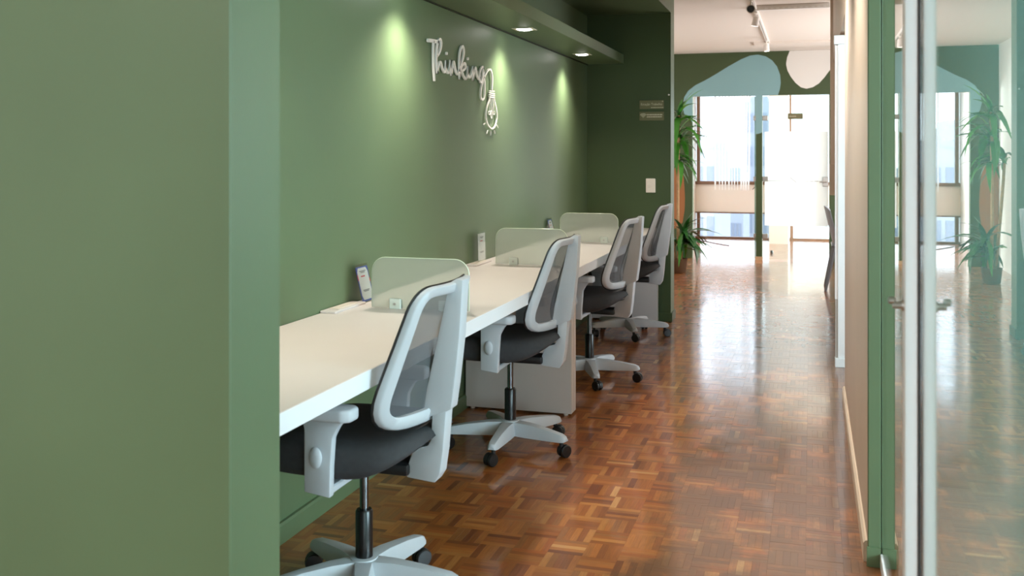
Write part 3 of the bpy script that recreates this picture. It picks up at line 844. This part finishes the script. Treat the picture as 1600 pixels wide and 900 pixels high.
    for s, z in prof:
        ring = []
        for i in range(M_):
            a = 2 * PI * i / M_; ca, sa = math.cos(a), math.sin(a)
            e = 2 / 3.4
            x = -0.02 + 0.262 * s * math.copysign(abs(ca) ** e, ca); y = 0.245 * s * math.copysign(abs(sa) ** e, sa)
            zz = z - (0.030 * max(0, (-x - 0.12) / 0.16) ** 2 if z > 0.44 else 0)
            zz += (0.030 + 0.055 * max(0, (0.485 - z) / 0.057)) * max(0, (x - 0.04) / 0.2) ** 2
            zz += 0.010 * (abs(y) / 0.245) ** 2 * (1 if z > 0.49 else 0)
            ring.append(b.verts.new((x, y, zz)))
        rings.append(ring)
    fs = []
    for j in range(len(rings) - 1):
        for i in range(M_):
            k = (i + 1) % M_
            fs.append(b.faces.new((rings[j][i], rings[j][k], rings[j + 1][k], rings[j + 1][i])))
    fs.append(b.faces.new(rings[0][::-1])); fs.append(b.faces.new(rings[-1]))
    bmesh.ops.recalc_face_normals(b, faces=fs)
    P('seat', b, FABRIC, None, 80)
    b = BM(); box(b, -0.12, 0.16, -0.05, 0.05, 0.392, 0.426, 0.008, 2); box(b, -0.16, 0.06, -0.15, 0.15, 0.418, 0.432, 0.004, 1)
    P('tilt_mechanism', b, BLACKPL)
    # arms
    for s in (-1, 1):
        b = BM()
        prism(b, [(-0.050, 0.402), (0.028, 0.392), (0.030, 0.47), (0.036, 0.555), (0.052, 0.585), (0.068, 0.604), (-0.060, 0.604), (-0.050, 0.575)], 'y', s * 0.247, s * 0.275, 0.005, 2)
        box(b, -0.045, 0.026, min(s * 0.07, s * 0.26), max(s * 0.07, s * 0.26), 0.396, 0.418, 0.004, 1)
        arm = P('arm_support', b, GREYPL)
        b = BM(); prism(b, [(-0.17, s * 0.262 - 0.028), (-0.15, s * 0.262 - 0.040), (0.075, s * 0.262 - 0.042), (0.098, s * 0.262 - 0.026), (0.100, s * 0.262 + 0.020), (0.080, s * 0.262 + 0.038), (-0.15, s * 0.262 + 0.038), (-0.17, s * 0.262 + 0.026)], 'z', 0.604, 0.640, 0.009, 3)
        P('arm_pad', b, GREYPL)
        b = BM(); lathe(b, [(0.010, 0.0), (0.019, 0.001), (0.021, 0.005), (0.017, 0.010), (0.006, 0.012)], (0, 0, 0), 'y', 20)
        bmesh.ops.scale(b, verts=b.verts, vec=(0.92, s, 1.42)); bmesh.ops.translate(b, verts=b.verts, vec=(-0.012, s * 0.2745, 0.500))
        bmesh.ops.recalc_face_normals(b, faces=b.faces)
        obj('height_button', b, GREYPL, arm, 50, world=False)
    # gas lift
    b = BM(); lathe(b, [(0.026, 0.118), (0.026, 0.262), (0.022, 0.268)], (0, 0, 0), 'z', 24); gl = P('gas_lift', b, BLACKSTEEL)
    b = BM(); lathe(b, [(0.0135, 0.262), (0.0135, 0.395)], (0, 0, 0), 'z', 20); obj('piston', b, CHROME, gl, 40, world=False)
    # five-star base
    b = BM(); lathe(b, [(0.030, 0.062), (0.046, 0.066), (0.047, 0.105), (0.040, 0.126), (0.028, 0.128)], (0, 0, 0), 'z', 30)
    for q in range(5):
        a = 2 * PI * q / 5; ca, sa = math.cos(a), math.sin(a)
        secs = []
        for r, wb, wt, z0, z1 in ((0.025, 0.034, 0.026, 0.064, 0.122), (0.10, 0.031, 0.021, 0.064, 0.121), (0.19, 0.027, 0.017, 0.066, 0.112), (0.268, 0.023, 0.015, 0.068, 0.100), (0.288, 0.019, 0.011, 0.070, 0.092), (0.295, 0.013, 0.008, 0.073, 0.082)):
            ring = []
            for x_, z_ in ((-wb, z0), (wb, z0), (wb, z0 + (z1 - z0) * .45), (wt, z1), (0, z1 + 0.002), (-wt, z1), (-wb, z0 + (z1 - z0) * .45)):
                ring.append(b.verts.new((r * ca - x_ * sa, r * sa + x_ * ca, z_)))
            secs.append(ring)
        fs = []
        for j in range(len(secs) - 1):
            for i in range(7):
                k = (i + 1) % 7
                fs.append(b.faces.new((secs[j][i], secs[j][k], secs[j + 1][k], secs[j + 1][i])))
        fs.append(b.faces.new(secs[0][::-1])); fs.append(b.faces.new(secs[-1]))
        bmesh.ops.recalc_face_normals(b, faces=fs)
    base = P('star_base', b, GREYPL, None, 32)
    for q in range(5):
        a = 2 * PI * q / 5
        b = BM()
        for s in (-1, 1):
            lathe(b, [(0.010, 0.0), (0.024, 0.0005), (0.0275, 0.004), (0.0275, 0.013), (0.025, 0.0165), (0.012, 0.0175)], (0.012, 0.004 if s > 0 else -0.0215, 0.0275), 'y', 20)
        pr = [(0.012 + 0.0285 * math.cos(t), 0.0275 + 0.0285 * math.sin(t)) for t in [PI * k / 9 * 1.15 - 0.25 for k in range(10)]]
        prism(b, pr, 'y', -0.0035, 0.0035)
        lathe(b, [(0.0095, 0.048), (0.0095, 0.070)], (-0.004, 0, 0), 'z', 12)
        c = obj('caster', b, BLACKPL, base, 40, world=False)
        c.location = (0.272 * math.cos(a), 0.272 * math.sin(a), 0)
        c.rotation_euler = (0, 0, a)
    return root
proto = build_chair()
chairs = [((-1.274, 2.683), 4, 0, [20, -25, 60, 110, -40], 'office chair nearest the camera with grey mesh back and dark seat'),
          ((-1.300, 4.261), -17, 0, [70, -60, 95, 40, -30], 'second office chair from the camera, in front of the white side panel'),
          ((-1.247, 5.683), 2, -3, [-10, 100, 20, 65, 35], 'third office chair from the camera, just beyond the white side panel'),
          ((-1.283, 7.173), 1, 0, [20, 40, -70, 85, 60], 'office chair furthest from the camera, beside the dark green wall end')]
for q, ((x, y), ba, cr, sw, lab) in enumerate(chairs):
    c = proto if q == 0 else copy_tree(proto)
    c.location = (x, y, 0); c.rotation_euler = (0, 0, math.radians(cr)); c['label'] = lab
    for ch in c.children:
        if ch.name.startswith('star_base'):
            ch.rotation_euler = (0, 0, math.radians(ba - cr))
            for k, ca in enumerate(ch.children):
                ca.rotation_euler = (0, 0, math.radians(72 * k + sw[k]))

# ------------------------------------------------------------------ wall lettering with bulb
S = {}
S['t_bar'] = [(4.323, 1.86), (4.382, 1.864), (4.451, 1.867)]
S['t_stem'] = [(4.394, 1.864), (4.39, 1.825), (4.39, 1.785), (4.393, 1.736), (4.399, 1.706), (4.405, 1.679)]
S['letters'] = [(4.436, 1.796), (4.466, 1.814), (4.488, 1.841), (4.496, 1.864), (4.49, 1.879), (4.473, 1.882), (4.458, 1.872), (4.442, 1.846), (4.434, 1.814), (4.43, 1.783), (4.434, 1.749), (4.443, 1.718), (4.453, 1.738), (4.466, 1.761), (4.48, 1.772), (4.496, 1.764), (4.511, 1.743), (4.536, 1.728), (4.552, 1.74), (4.56, 1.763), (4.564, 1.783), (4.56, 1.757), (4.568, 1.738), (4.589, 1.728), (4.609, 1.745), (4.62, 1.768), (4.625, 1.792), (4.622, 1.762), (4.629, 1.737), (4.64, 1.721), (4.646, 1.745), (4.657, 1.771), (4.672, 1.79), (4.685, 1.774), (4.701, 1.746), (4.723, 1.732), (4.743, 1.746), (4.776, 1.782), (4.807, 1.818), (4.823, 1.852), (4.817, 1.875), (4.799, 1.882), (4.778, 1.871), (4.761, 1.84), (4.753, 1.806), (4.75, 1.773), (4.754, 1.74), (4.761, 1.712), (4.764, 1.738), (4.778, 1.765), (4.803, 1.787), (4.831, 1.797), (4.848, 1.791), (4.844, 1.774), (4.817, 1.761), (4.795, 1.755), (4.807, 1.738), (4.83, 1.722), (4.848, 1.716), (4.874, 1.734), (4.888, 1.761), (4.891, 1.783), (4.887, 1.75), (4.899, 1.731), (4.918, 1.731), (4.944, 1.754), (4.96, 1.777), (4.969, 1.789), (4.963, 1.756), (4.969, 1.722), (4.979, 1.752), (4.995, 1.779), (5.008, 1.789), (5.022, 1.772), (5.035, 1.746), (5.061, 1.732), (5.075, 1.742), (5.081, 1.768), (5.102, 1.794), (5.126, 1.803), (5.144, 1.797), (5.132, 1.759), (5.109, 1.724), (5.088, 1.719), (5.075, 1.738)]
S['tail'] = [(5.144, 1.797), (5.15, 1.76), (5.163, 1.717), (5.163, 1.662), (5.15, 1.634), (5.124, 1.623), (5.1, 1.631), (5.095, 1.658), (5.109, 1.697), (5.139, 1.733), (5.176, 1.763), (5.211, 1.787), (5.246, 1.799), (5.273, 1.796), (5.291, 1.776), (5.3, 1.743), (5.295, 1.715), (5.291, 1.685)]
S['bulb'] = [(5.258, 1.638), (5.237, 1.615), (5.202, 1.579), (5.188, 1.542), (5.202, 1.509), (5.237, 1.482), (5.295, 1.469), (5.346, 1.48), (5.379, 1.51), (5.39, 1.55), (5.372, 1.592), (5.349, 1.621), (5.335, 1.642)]
S['neck'] = [[(5.251, 1.679), (5.338, 1.682)], [(5.244, 1.668), (5.342, 1.668)], [(5.244, 1.657), (5.342, 1.657)], [(5.244, 1.646), (5.342, 1.646)]]
S['fil'] = [[(5.266, 1.639), (5.266, 1.601), (5.262, 1.568)], [(5.296, 1.641), (5.298, 1.569)], [(5.32, 1.642), (5.327, 1.604), (5.331, 1.57)], [(5.262, 1.568), (5.241, 1.56), (5.244, 1.548), (5.266, 1.547), (5.28, 1.563), (5.298, 1.569), (5.316, 1.563), (5.327, 1.55), (5.346, 1.554), (5.342, 1.567), (5.327, 1.57)], [(5.284, 1.562), (5.28, 1.54), (5.291, 1.527), (5.302, 1.541), (5.302, 1.566)]]
S['rays'] = [[(5.15, 1.487), (5.177, 1.495)], [(5.209, 1.439), (5.226, 1.457)], [(5.276, 1.432), (5.28, 1.453)], [(5.357, 1.442), (5.342, 1.46)], [(5.413, 1.477), (5.39, 1.492)]]
sg = thing('wall_lettering', (XL, 4.8, 1.43), 'white raised script reading Thinking, ending in a light bulb outline', 'sign')
def stroke(bm, pts, w, d, n=5, xoff=0.006):
    """raised stroke: flat bar of width w (in the wall plane) and depth d, rounded ends, along a smoothed path"""
    P = catmull([(0, p[0], p[1]) for p in pts], n) if len(pts) > 2 else [Vector((0, p[0], p[1])) for p in pts]
    x0, x1 = XL + xoff, XL + xoff + d
    L_, R_ = [], []
    m_ = len(P)
    for i, p in enumerate(P):
        t = P[min(i + 1, m_ - 1)] - P[max(i - 1, 0)]
        if t.length < 1e-6: t = Vector((0, 1, 0))
        t.normalize(); nrm = Vector((0, -t.z, t.y)) * (w / 2)
        L_.append(p + nrm); R_.append(p - nrm)
    rows = []
    for a, c in zip(L_, R_):
        rows.append([bm.verts.new((x0, a.y, a.z)), bm.verts.new((x1, a.y, a.z)), bm.verts.new((x1, c.y, c.z)), bm.verts.new((x0, c.y, c.z))])
    fs = []
    for j in range(m_ - 1):
        for i in range(4):
            k = (i + 1) % 4
            fs.append(bm.faces.new((rows[j][i], rows[j][k], rows[j + 1][k], rows[j + 1][i])))
    fs.append(bm.faces.new(rows[0][::-1])); fs.append(bm.faces.new(rows[-1]))
    bmesh.ops.recalc_face_normals(bm, faces=fs)
    for p in (P[0], P[-1]):
        lathe(bm, [(w / 2, x0), (w / 2, x1)], (0, p.y, p.z), 'x', 10)
b = BM(); stroke(b, S['t_bar'], 0.017, 0.009); obj('letter_bar', b, LETTER, sg)
b = BM(); stroke(b, S['t_stem'], 0.013, 0.009); obj('letter_stem', b, LETTER, sg)
b = BM()
for a in range(0, 1):
    P_ = S['letters']
    # split at the sharp turns so the mitres stay clean
    cuts = [0, 11, 20, 26, 29, 47, 58, 61, 67, 69, 80, len(P_) - 1]
    for u, v in zip(cuts[:-1], cuts[1:]):
        stroke(b, P_[u:v + 1], 0.0128, 0.009)
obj('script_letters', b, LETTER, sg)
b = BM(); stroke(b, S['tail'], 0.0110, 0.009); obj('cord_tail', b, LETTER, sg)
for y, z in ((4.575, 1.823), (4.891, 1.826)):
    b = BM(); lathe(b, [(0.008, XL + 0.004), (0.008, XL + 0.013)], (0, y, z), 'x', 14); obj('letter_dot', b, LETTER, sg)
b = BM(); stroke(b, S['bulb'], 0.0085, 0.007); obj('bulb_outline', b, LETTER, sg)
b = BM()
for p in S['neck']: stroke(b, p, 0.0065, 0.007)
obj('bulb_cap', b, LETTER, sg)
b = BM()
for p in S['fil']: stroke(b, p, 0.0045, 0.005)
obj('filament', b, LETTER, sg)
for p in S['rays']:
    b = BM(); stroke(b, p, 0.005, 0.005); obj('light_ray', b, LETTER, sg)

# ------------------------------------------------------------------ plates and switch on the far wall end
def text_mesh(txt, size, loc, m, parent, name, width=None):
    cu = bpy.data.curves.new(name, 'FONT'); cu.body = txt; cu.size = size; cu.extrude = 0.0004; cu.align_x = 'LEFT'
    o = bpy.data.objects.new(name, cu); COL.objects.link(o)
    dg = bpy.context.evaluated_depsgraph_get(); dg.update()
    me = bpy.data.meshes.new_from_object(o.evaluated_get(dg))
    bpy.data.objects.remove(o); bpy.data.curves.remove(cu)
    xs = [v.co.x for v in me.vertices]; k = (width / (max(xs) - min(xs))) if width else 1
    for v in me.vertices:
        x, y, z = v.co
        v.co = (x * k, -z, y)
    me.materials.clear(); me.materials.append(m)
    ob = bpy.data.objects.new(name, me); COL.objects.link(ob); ob.parent = parent
    ob.location = Vector(loc) - wloc(parent)
    return ob
p1 = thing('sign_plate', (-1.211, Y_FAR0, 1.681), 'upper olive plate on the dark green wall end, lettered Estação Trabalho', 'sign', 'plates on the far wall end')
b = BM(); box(b, -1.308, -1.114, Y_FAR0 - 0.006, Y_FAR0, 1.684, 1.752, 0.001, 1); obj('plate', b, PLATE, p1)
text_mesh('Estação Trabalho', 0.026, (-1.297, Y_FAR0 - 0.0066, 1.713), SIGNINK, p1, 'plate_lettering', 0.168)
b = BM()
x = -1.215
for w in (0.012, 0.020, 0.010, 0.018, 0.014, 0.012):
    box(b, x, x + w, Y_FAR0 - 0.007, Y_FAR0 - 0.006, 1.692, 1.697); x += w + 0.0025
lathe(b, [(0.004, -0.007), (0.004, -0.006)], (-1.124, Y_FAR0, 1.743), 'y', 10)
obj('fine_print', b, SIGNINK, p1)['kind'] = 'stuff'
p2 = thing('sign_plate', (-1.211, Y_FAR0, 1.59), 'lower olive plate on the dark green wall end with a wireless symbol', 'sign', 'plates on the far wall end')
b = BM(); box(b, -1.308, -1.114, Y_FAR0 - 0.006, Y_FAR0, 1.592, 1.662, 0.001, 1); obj('plate', b, PLATE, p2)
b = BM()
for r0, r1 in ((0.0, 0.006), (0.011, 0.016), (0.021, 0.026), (0.031, 0.036)):
    poly = [(-1.278 + r1 * math.cos(t), 1.613 + r1 * math.sin(t)) for t in [PI / 4 + PI / 2 * k / 8 for k in range(9)]]
    poly += [(-1.278 + r0 * math.cos(t), 1.613 + r0 * math.sin(t)) for t in [3 * PI / 4 - PI / 2 * k / 8 for k in range(9 if r0 else 1)]]
    prism(b, poly, 'y', Y_FAR0 - 0.007, Y_FAR0 - 0.006)
obj('wireless_symbol', b, SIGNINK, p2)
b = BM()
for z, ws in ((1.634, (0.016, 0.024, 0.012, 0.02, 0.018, 0.02)), (1.617, (0.01, 0.016, 0.012, 0.022, 0.014, 0.018, 0.012))):
    x = -1.249
    for w in ws:
        if x + w > -1.118: break
        box(b, x, x + w, Y_FAR0 - 0.007, Y_FAR0 - 0.006, z, z + 0.008); x += w + 0.0025
obj('plate_lettering', b, SIGNINK, p2)['kind'] = 'stuff'
sw = thing('light_switch', (-1.218, Y_FAR0, 1.02), 'ivory light switch plate on the dark green wall end', 'switch')
b = BM(); box(b, -1.257, -1.180, Y_FAR0 - 0.009, Y_FAR0, 1.019, 1.131, 0.004, 2); obj('plate', b, SWITCHW, sw)
b = BM(); box(b, -1.238, -1.214, Y_FAR0 - 0.013, Y_FAR0 - 0.009, 1.062, 1.088, 0.002, 1); obj('rocker', b, SWITCHW, sw)
b = BM(); lathe(b, [(0.005, -0.012), (0.007, -0.008), (0.005, 0)], (-1.074, Y_FAR0, 1.794), 'y', 10)
tag(obj('wall_hook', b, LAMPWHITE), 'tiny white hook near the edge of the dark green wall end', 'hook')

# ------------------------------------------------------------------ track lights on the ceiling
tl = thing('lamp_track', (-0.462, 9.3, 2.58), 'white lamp track along the ceiling over the corridor', 'track')
b = BM(); box(b, -0.478, -0.446, 2.0, 11.6, 2.572, CEILZ - 0.001, 0.002, 1); obj('rail', b, LAMPWHITE, tl)
b = BM(); box(b, -0.466, -0.458, 2.02, 11.58, 2.5705, 2.572); obj('groove', b, mat('track_groove', (150, 146, 140), 0.5), tl)
def spot_lamp(y, aim, label, glow=True, r=0.032, ln=0.09, e=10, zc=2.49, cone=80):
    t = thing('track_spotlight', (-0.462, y, 2.57), label, 'lamp', 'spotlights on the ceiling track')
    b = BM(); box(b, -0.476, -0.448, y - 0.035, y + 0.035, 2.552, 2.5715, 0.003, 1); box(b, -0.467, -0.457, y - 0.006, y + 0.006, zc, 2.553); obj('mount', b, LAMPWHITE, t)
    d = Vector(aim).normalized(); q = d.to_track_quat('Z', 'Y').to_matrix()
    b = BM(); lathe(b, [(0.012, -ln * 0.5), (r * 0.82, -ln * 0.42), (r, ln * 0.5), (r * 0.88, ln * 0.5), (r * 0.80, ln * 0.38)], (0, 0, 0), 'z', 24, False)
    bmesh.ops.rotate(b, verts=b.verts, cent=(0, 0, 0), matrix=q); bmesh.ops.translate(b, verts=b.verts, vec=(-0.462, y, zc))
    hd = obj('lamp_head', b, LAMPWHITE, t, 40)
    b = BM(); lathe(b, [(r * 0.84, ln * 0.40), (r * 0.84, ln * 0.44)], (0, 0, 0), 'z', 24)
    bmesh.ops.rotate(b, verts=b.verts, cent=(0, 0, 0), matrix=q); bmesh.ops.translate(b, verts=b.verts, vec=(-0.462, y, zc))
    obj('lens', b, LAMPGLOW if glow else LENS, hd, 40)
    if glow:
        l = bpy.data.lights.new('spot_beam', 'SPOT'); l.energy = e; l.spot_size = math.radians(cone); l.spot_blend = 0.8; l.shadow_soft_size = 0.03; l.color = (1, 0.95, 0.89)
        lo = bpy.data.objects.new('spot_beam', l); lo.parent = t
        lo.location = Vector((-0.462, y, zc)) + d * (ln * 0.56) - wloc(t)
        lo.rotation_euler = (-d).to_track_quat('Z', 'Y').to_euler(); COL.objects.link(lo)
spot_lamp(8.13, (0.05, -1, -0.12), 'white track spotlight facing the camera with a dark unlit face', False, 0.034, 0.10)
spot_lamp(8.88, (-0.22, 0.05, -1), 'lit white track spotlight in the middle of the track, tilted to the left')
spot_lamp(11.08, (0.02, 0.0, -1), 'lit white track spotlight at the far end of the track')

spot_lamp(5.4, (0.64, -0.30, -1.35), 'added unseen track spotlight brightening the far part of the cream wall', e=100, cone=96)  # unseen lamp added to brighten the far part of the cream wall
spot_lamp(3.9, (0.64, 0.10, -1.35), 'added unseen track spotlight brightening the near part of the cream wall', e=100, cone=96)  # second added lamp out of view, for the near part of that wall
spot_lamp(4.6, (0.64, 1.9, -1.0), 'added unseen track spotlight brightening the white door frame', e=120, cone=70)  # lamp added out of view to lift the white door frame

# ------------------------------------------------------------------ plant
pt = thing('potted_plant', (-1.42, 11.1, 0), 'tall cane plant with long arching leaves beside the left glass opening', 'plant')
b = BM(); lathe(b, [(0.075, 0.0), (0.085, 0.01), (0.100, 0.15), (0.103, 0.16), (0.094, 0.16), (0.090, 0.14)], (-1.42, 11.1, 0), 'z', 28, False); obj('pot', b, POT, pt, 40)
b = BM(); lathe(b, [(0.02, 0.138), (0.090, 0.138)], (-1.42, 11.1, 0), 'z', 24, False); obj('soil', b, SOIL, pt)
canes = [[(-1.42, 11.1, 0.13), (-1.425, 11.1, 0.9), (-1.415, 11.1, 1.76)], [(-1.46, 11.13, 0.13), (-1.52, 11.15, 0.8), (-1.56, 11.2, 1.30)], [(-1.39, 11.06, 0.13), (-1.37, 11.05, 0.36), (-1.36, 11.05, 0.44)]]
for pts in canes:
    b = BM(); tube(b, catmull(pts, 4), 0.016, 8); obj('cane', b, TRUNK, pt, 50)
prl = random.Random(5)
def leaf_mesh(l, w, droop):
    b = BM(); n = 7; L_, M__, R_ = [], [], []
    for i in range(n):
        t = i / (n - 1); ww = w * (max(0, math.sin(PI * min(1, 0.12 + t * 0.88))) ** 0.8) * (1 if t < 1 else 0.0) + 0.001
        x = l * (t - 0.22 * droop * t * t); z = l * (0.30 * t - droop * t * t * 0.85)
        L_.append(b.verts.new((x, ww, z + ww * 0.25))); M__.append(b.verts.new((x, 0, z))); R_.append(b.verts.new((x, -ww, z + ww * 0.25)))
    for i in range(n - 1):
        b.faces.new((L_[i], M__[i], M__[i + 1], L_[i + 1])); b.faces.new((M__[i], R_[i], R_[i + 1], M__[i + 1]))
    for f in b.faces: f.smooth = True
    me = bpy.data.meshes.new('leaf'); b.to_mesh(me); b.free(); return me
leafs = []
for l, w, dr in ((0.46, 0.030, 0.5), (0.40, 0.034, 0.8), (0.50, 0.028, 0.95), (0.36, 0.034, 0.3), (0.44, 0.032, 1.25)):
    for m in (LEAF, LEAFD):
        me = leaf_mesh(l, w, dr); me.materials.append(m); leafs.append(me)
def head(cx, cy, cz, n, el0, el1, sc, dark):
    for k in range(n):
        o = bpy.data.objects.new('leaf', leafs[2 * prl.randrange(5) + (1 if prl.random() < dark else 0)]); COL.objects.link(o); o.parent = pt
        o.location = Vector((cx, cy, cz + prl.uniform(-0.10, 0.04))) - wloc(pt)
        s = sc * prl.uniform(0.8, 1.15); o.scale = (s, s, s)
        az = 2 * PI * k / n * 1.9 + prl.uniform(-0.3, 0.3)
        if cx + 0.56 * s * math.cos(az) < -1.72: az = PI - az
        o.rotation_euler = (prl.uniform(-0.3, 0.3), -math.radians(prl.uniform(el0, el1)), az)
head(-1.415, 11.1, 1.74, 18, -20, 75, 0.9, 0.2)
head(-1.41, 11.1, 1.55, 16, -45, 45, 0.9, 0.25)
head(-1.41, 11.1, 1.30, 12, -55, 30, 0.8, 0.35)
head(-1.56, 11.2, 1.30, 16, -40, 60, 0.75, 0.6)
head(-1.36, 11.05, 0.44, 28, -35, 65, 0.9, 0.75)
head(-1.40, 11.08, 0.36, 22, -30, 40, 0.8, 0.8)

# ------------------------------------------------------------------ grey plastic chair and table edge at the far right
gc = thing('plastic_chair', (0.36, 10.2, 0), 'blue-grey plastic chair half hidden behind the white door frame', 'chair')
b = BM(); rows = []
for i in range(9):
    t = i / 8; z = 0.44 + 0.375 * t; x = 0.205 - 0.085 * t
    rows.append([(x + 0.045 * (abs(u) ** 2), 10.2 + u * (0.215 - 0.03 * t), z - 0.03 * abs(u) ** 3 * (t > 0.9)) for u in (-1, -0.6, -0.2, 0.2, 0.6, 1)])
VA = [[b.verts.new(p) for p in r] for r in rows]; VB = [[b.verts.new((p[0] + 0.010, p[1], p[2])) for p in r] for r in rows]
for i in range(8):
    for k in range(5):
        b.faces.new((VA[i][k], VA[i][k + 1], VA[i + 1][k + 1], VA[i + 1][k])); b.faces.new((VB[i][k], VB[i + 1][k], VB[i + 1][k + 1], VB[i][k + 1]))
    b.faces.new((VA[i][0], VA[i + 1][0], VB[i + 1][0], VB[i][0])); b.faces.new((VA[i][5], VB[i][5], VB[i + 1][5], VA[i + 1][5]))
for k in range(5):
    b.faces.new((VA[8][k], VA[8][k + 1], VB[8][k + 1], VB[8][k])); b.faces.new((VA[0][k], VB[0][k], VB[0][k + 1], VA[0][k + 1]))
bmesh.ops.recalc_face_normals(b, faces=b.faces)
obj('backrest', b, GREYCHAIR, gc, 50)
b = BM(); box(b, 0.19, 0.60, 9.99, 10.41, 0.425, 0.448, 0.010, 3); obj('seat', b, GREYCHAIR, gc, 40)
for (x0, y0, x1, y1) in ((0.22, 10.02, 0.135, 9.97), (0.22, 10.38, 0.135, 10.43), (0.57, 10.02, 0.64, 9.97), (0.57, 10.38, 0.64, 10.43)):
    b = BM(); tube(b, [(x0, y0, 0.43), (x1, y1, 0.0)], [0.021, 0.013], 10); obj('leg', b, GREYCHAIR, gc, 50)
tb = thing('white_table', (0.75, 10.2, 0), 'white table edge beside the blue-grey chair at the far right', 'table')
b = BM(); box(b, 0.218, 1.15, 9.2, 9.85, 0.72, 0.75, 0.002, 1); obj('tabletop', b, LAMINATE, tb)
for x, y in ((0.30, 9.25), (1.1, 9.25), (0.30, 9.8), (1.1, 9.8)):
    b = BM(); box(b, x - 0.02, x + 0.02, y - 0.02, y + 0.02, 0, 0.72); obj('leg', b, LAMPWHITE, tb)

# cable on the far floor
b = BM(); tube(b, catmull([(-1.60, 15.3, 0.006), (-1.48, 15.08, 0.006), (-1.38, 14.9, 0.006), (-1.22, 14.66, 0.006), (-1.13, 14.55, 0.006)], 4), 0.006, 6)
tag(obj('floor_cable', b, CABLE, None, 60), 'thin dark cable lying on the bright floor before the far windows', 'cable')
b = BM(); lathe(b, [(0.02, 0.0), (0.02, 0.03), (0.012, 0.04)], (-0.50, 13.6, 0), 'z', 12)
tag(obj('door_stop', b, BLACKPL, None, 50), 'small dark door stop on the floor behind the glass door', 'door stop')

# wooden-legged stool behind the frosted sliding door
ws = thing('wooden_chair', (1.12, 5.3, 0), 'wooden-legged chair blurred behind the frosted sliding door', 'chair')
b = BM(); box(b, 0.90, 1.36, 5.07, 5.53, 0.43, 0.462, 0.012, 2); obj('seat', b, CARDW, ws, 40)
b = BM(); box(b, 1.32, 1.36, 5.07, 5.53, 0.462, 0.82, 0.012, 2); obj('backrest', b, CARDW, ws, 40)
for (x0, y0, x1, y1) in ((0.94, 5.11, 0.86, 4.98), (1.32, 5.11, 1.42, 4.98), (0.94, 5.49, 0.86, 5.66), (1.32, 5.49, 1.42, 5.66)):
    b = BM(); tube(b, [(x0, y0, 0.43), (x1, y1, 0.0)], [0.024, 0.016], 10); obj('leg', b, WOODLEG, ws, 50)

# ------------------------------------------------------------------ city outside the far windows
b = BM(); box(b, -120, 120, 18, 260, -20.2, -20)
struct('ground_outside', b, GROUND, 'pale city ground far below the windows', 'ground')
def tower(x0, x1, y, z1, m, lab, nx, nz, zt):
    t = thing('building', ((x0 + x1) / 2, y, -20), lab, 'building', 'buildings outside the far windows')
    b = BM(); box(b, x0, x1, y, y + 8, -20, z1); box(b, x0 + 0.3, x1 - 0.3, y + 0.5, y + 7.5, z1, z1 + 0.5); obj('block', b, m, t)
    w = (x1 - x0) / (nx + 0.5)
    for i in range(nx):
        for k in range(nz):
            b = BM(); xx = x0 + w * (i + 0.35); zz = zt - 3.0 * k
            box(b, xx, xx + w * 0.62, y - 0.06, y + 0.02, zz - 1.7, zz); obj('window', b, BWIN, t)
tower(-8.2, -5.2, 60, 1.6, BLDG[0], 'pale grey block low in the left of the far window', 4, 3, 0.6)
tower(-6.2, -4.8, 75, -0.2, BLDG[2], 'small pale block with a window grid in the far window', 4, 4, -0.8)
tower(-5.6, -3.4, 90, 6.0, BLDG[2], 'tall grey tower beside the blind in the far window', 3, 4, 5.0)
tower(-13, -9.2, 80, 3.4, BLDG[1], 'faint pale block with a row of windows at the left of the far window', 3, 2, 2.4)
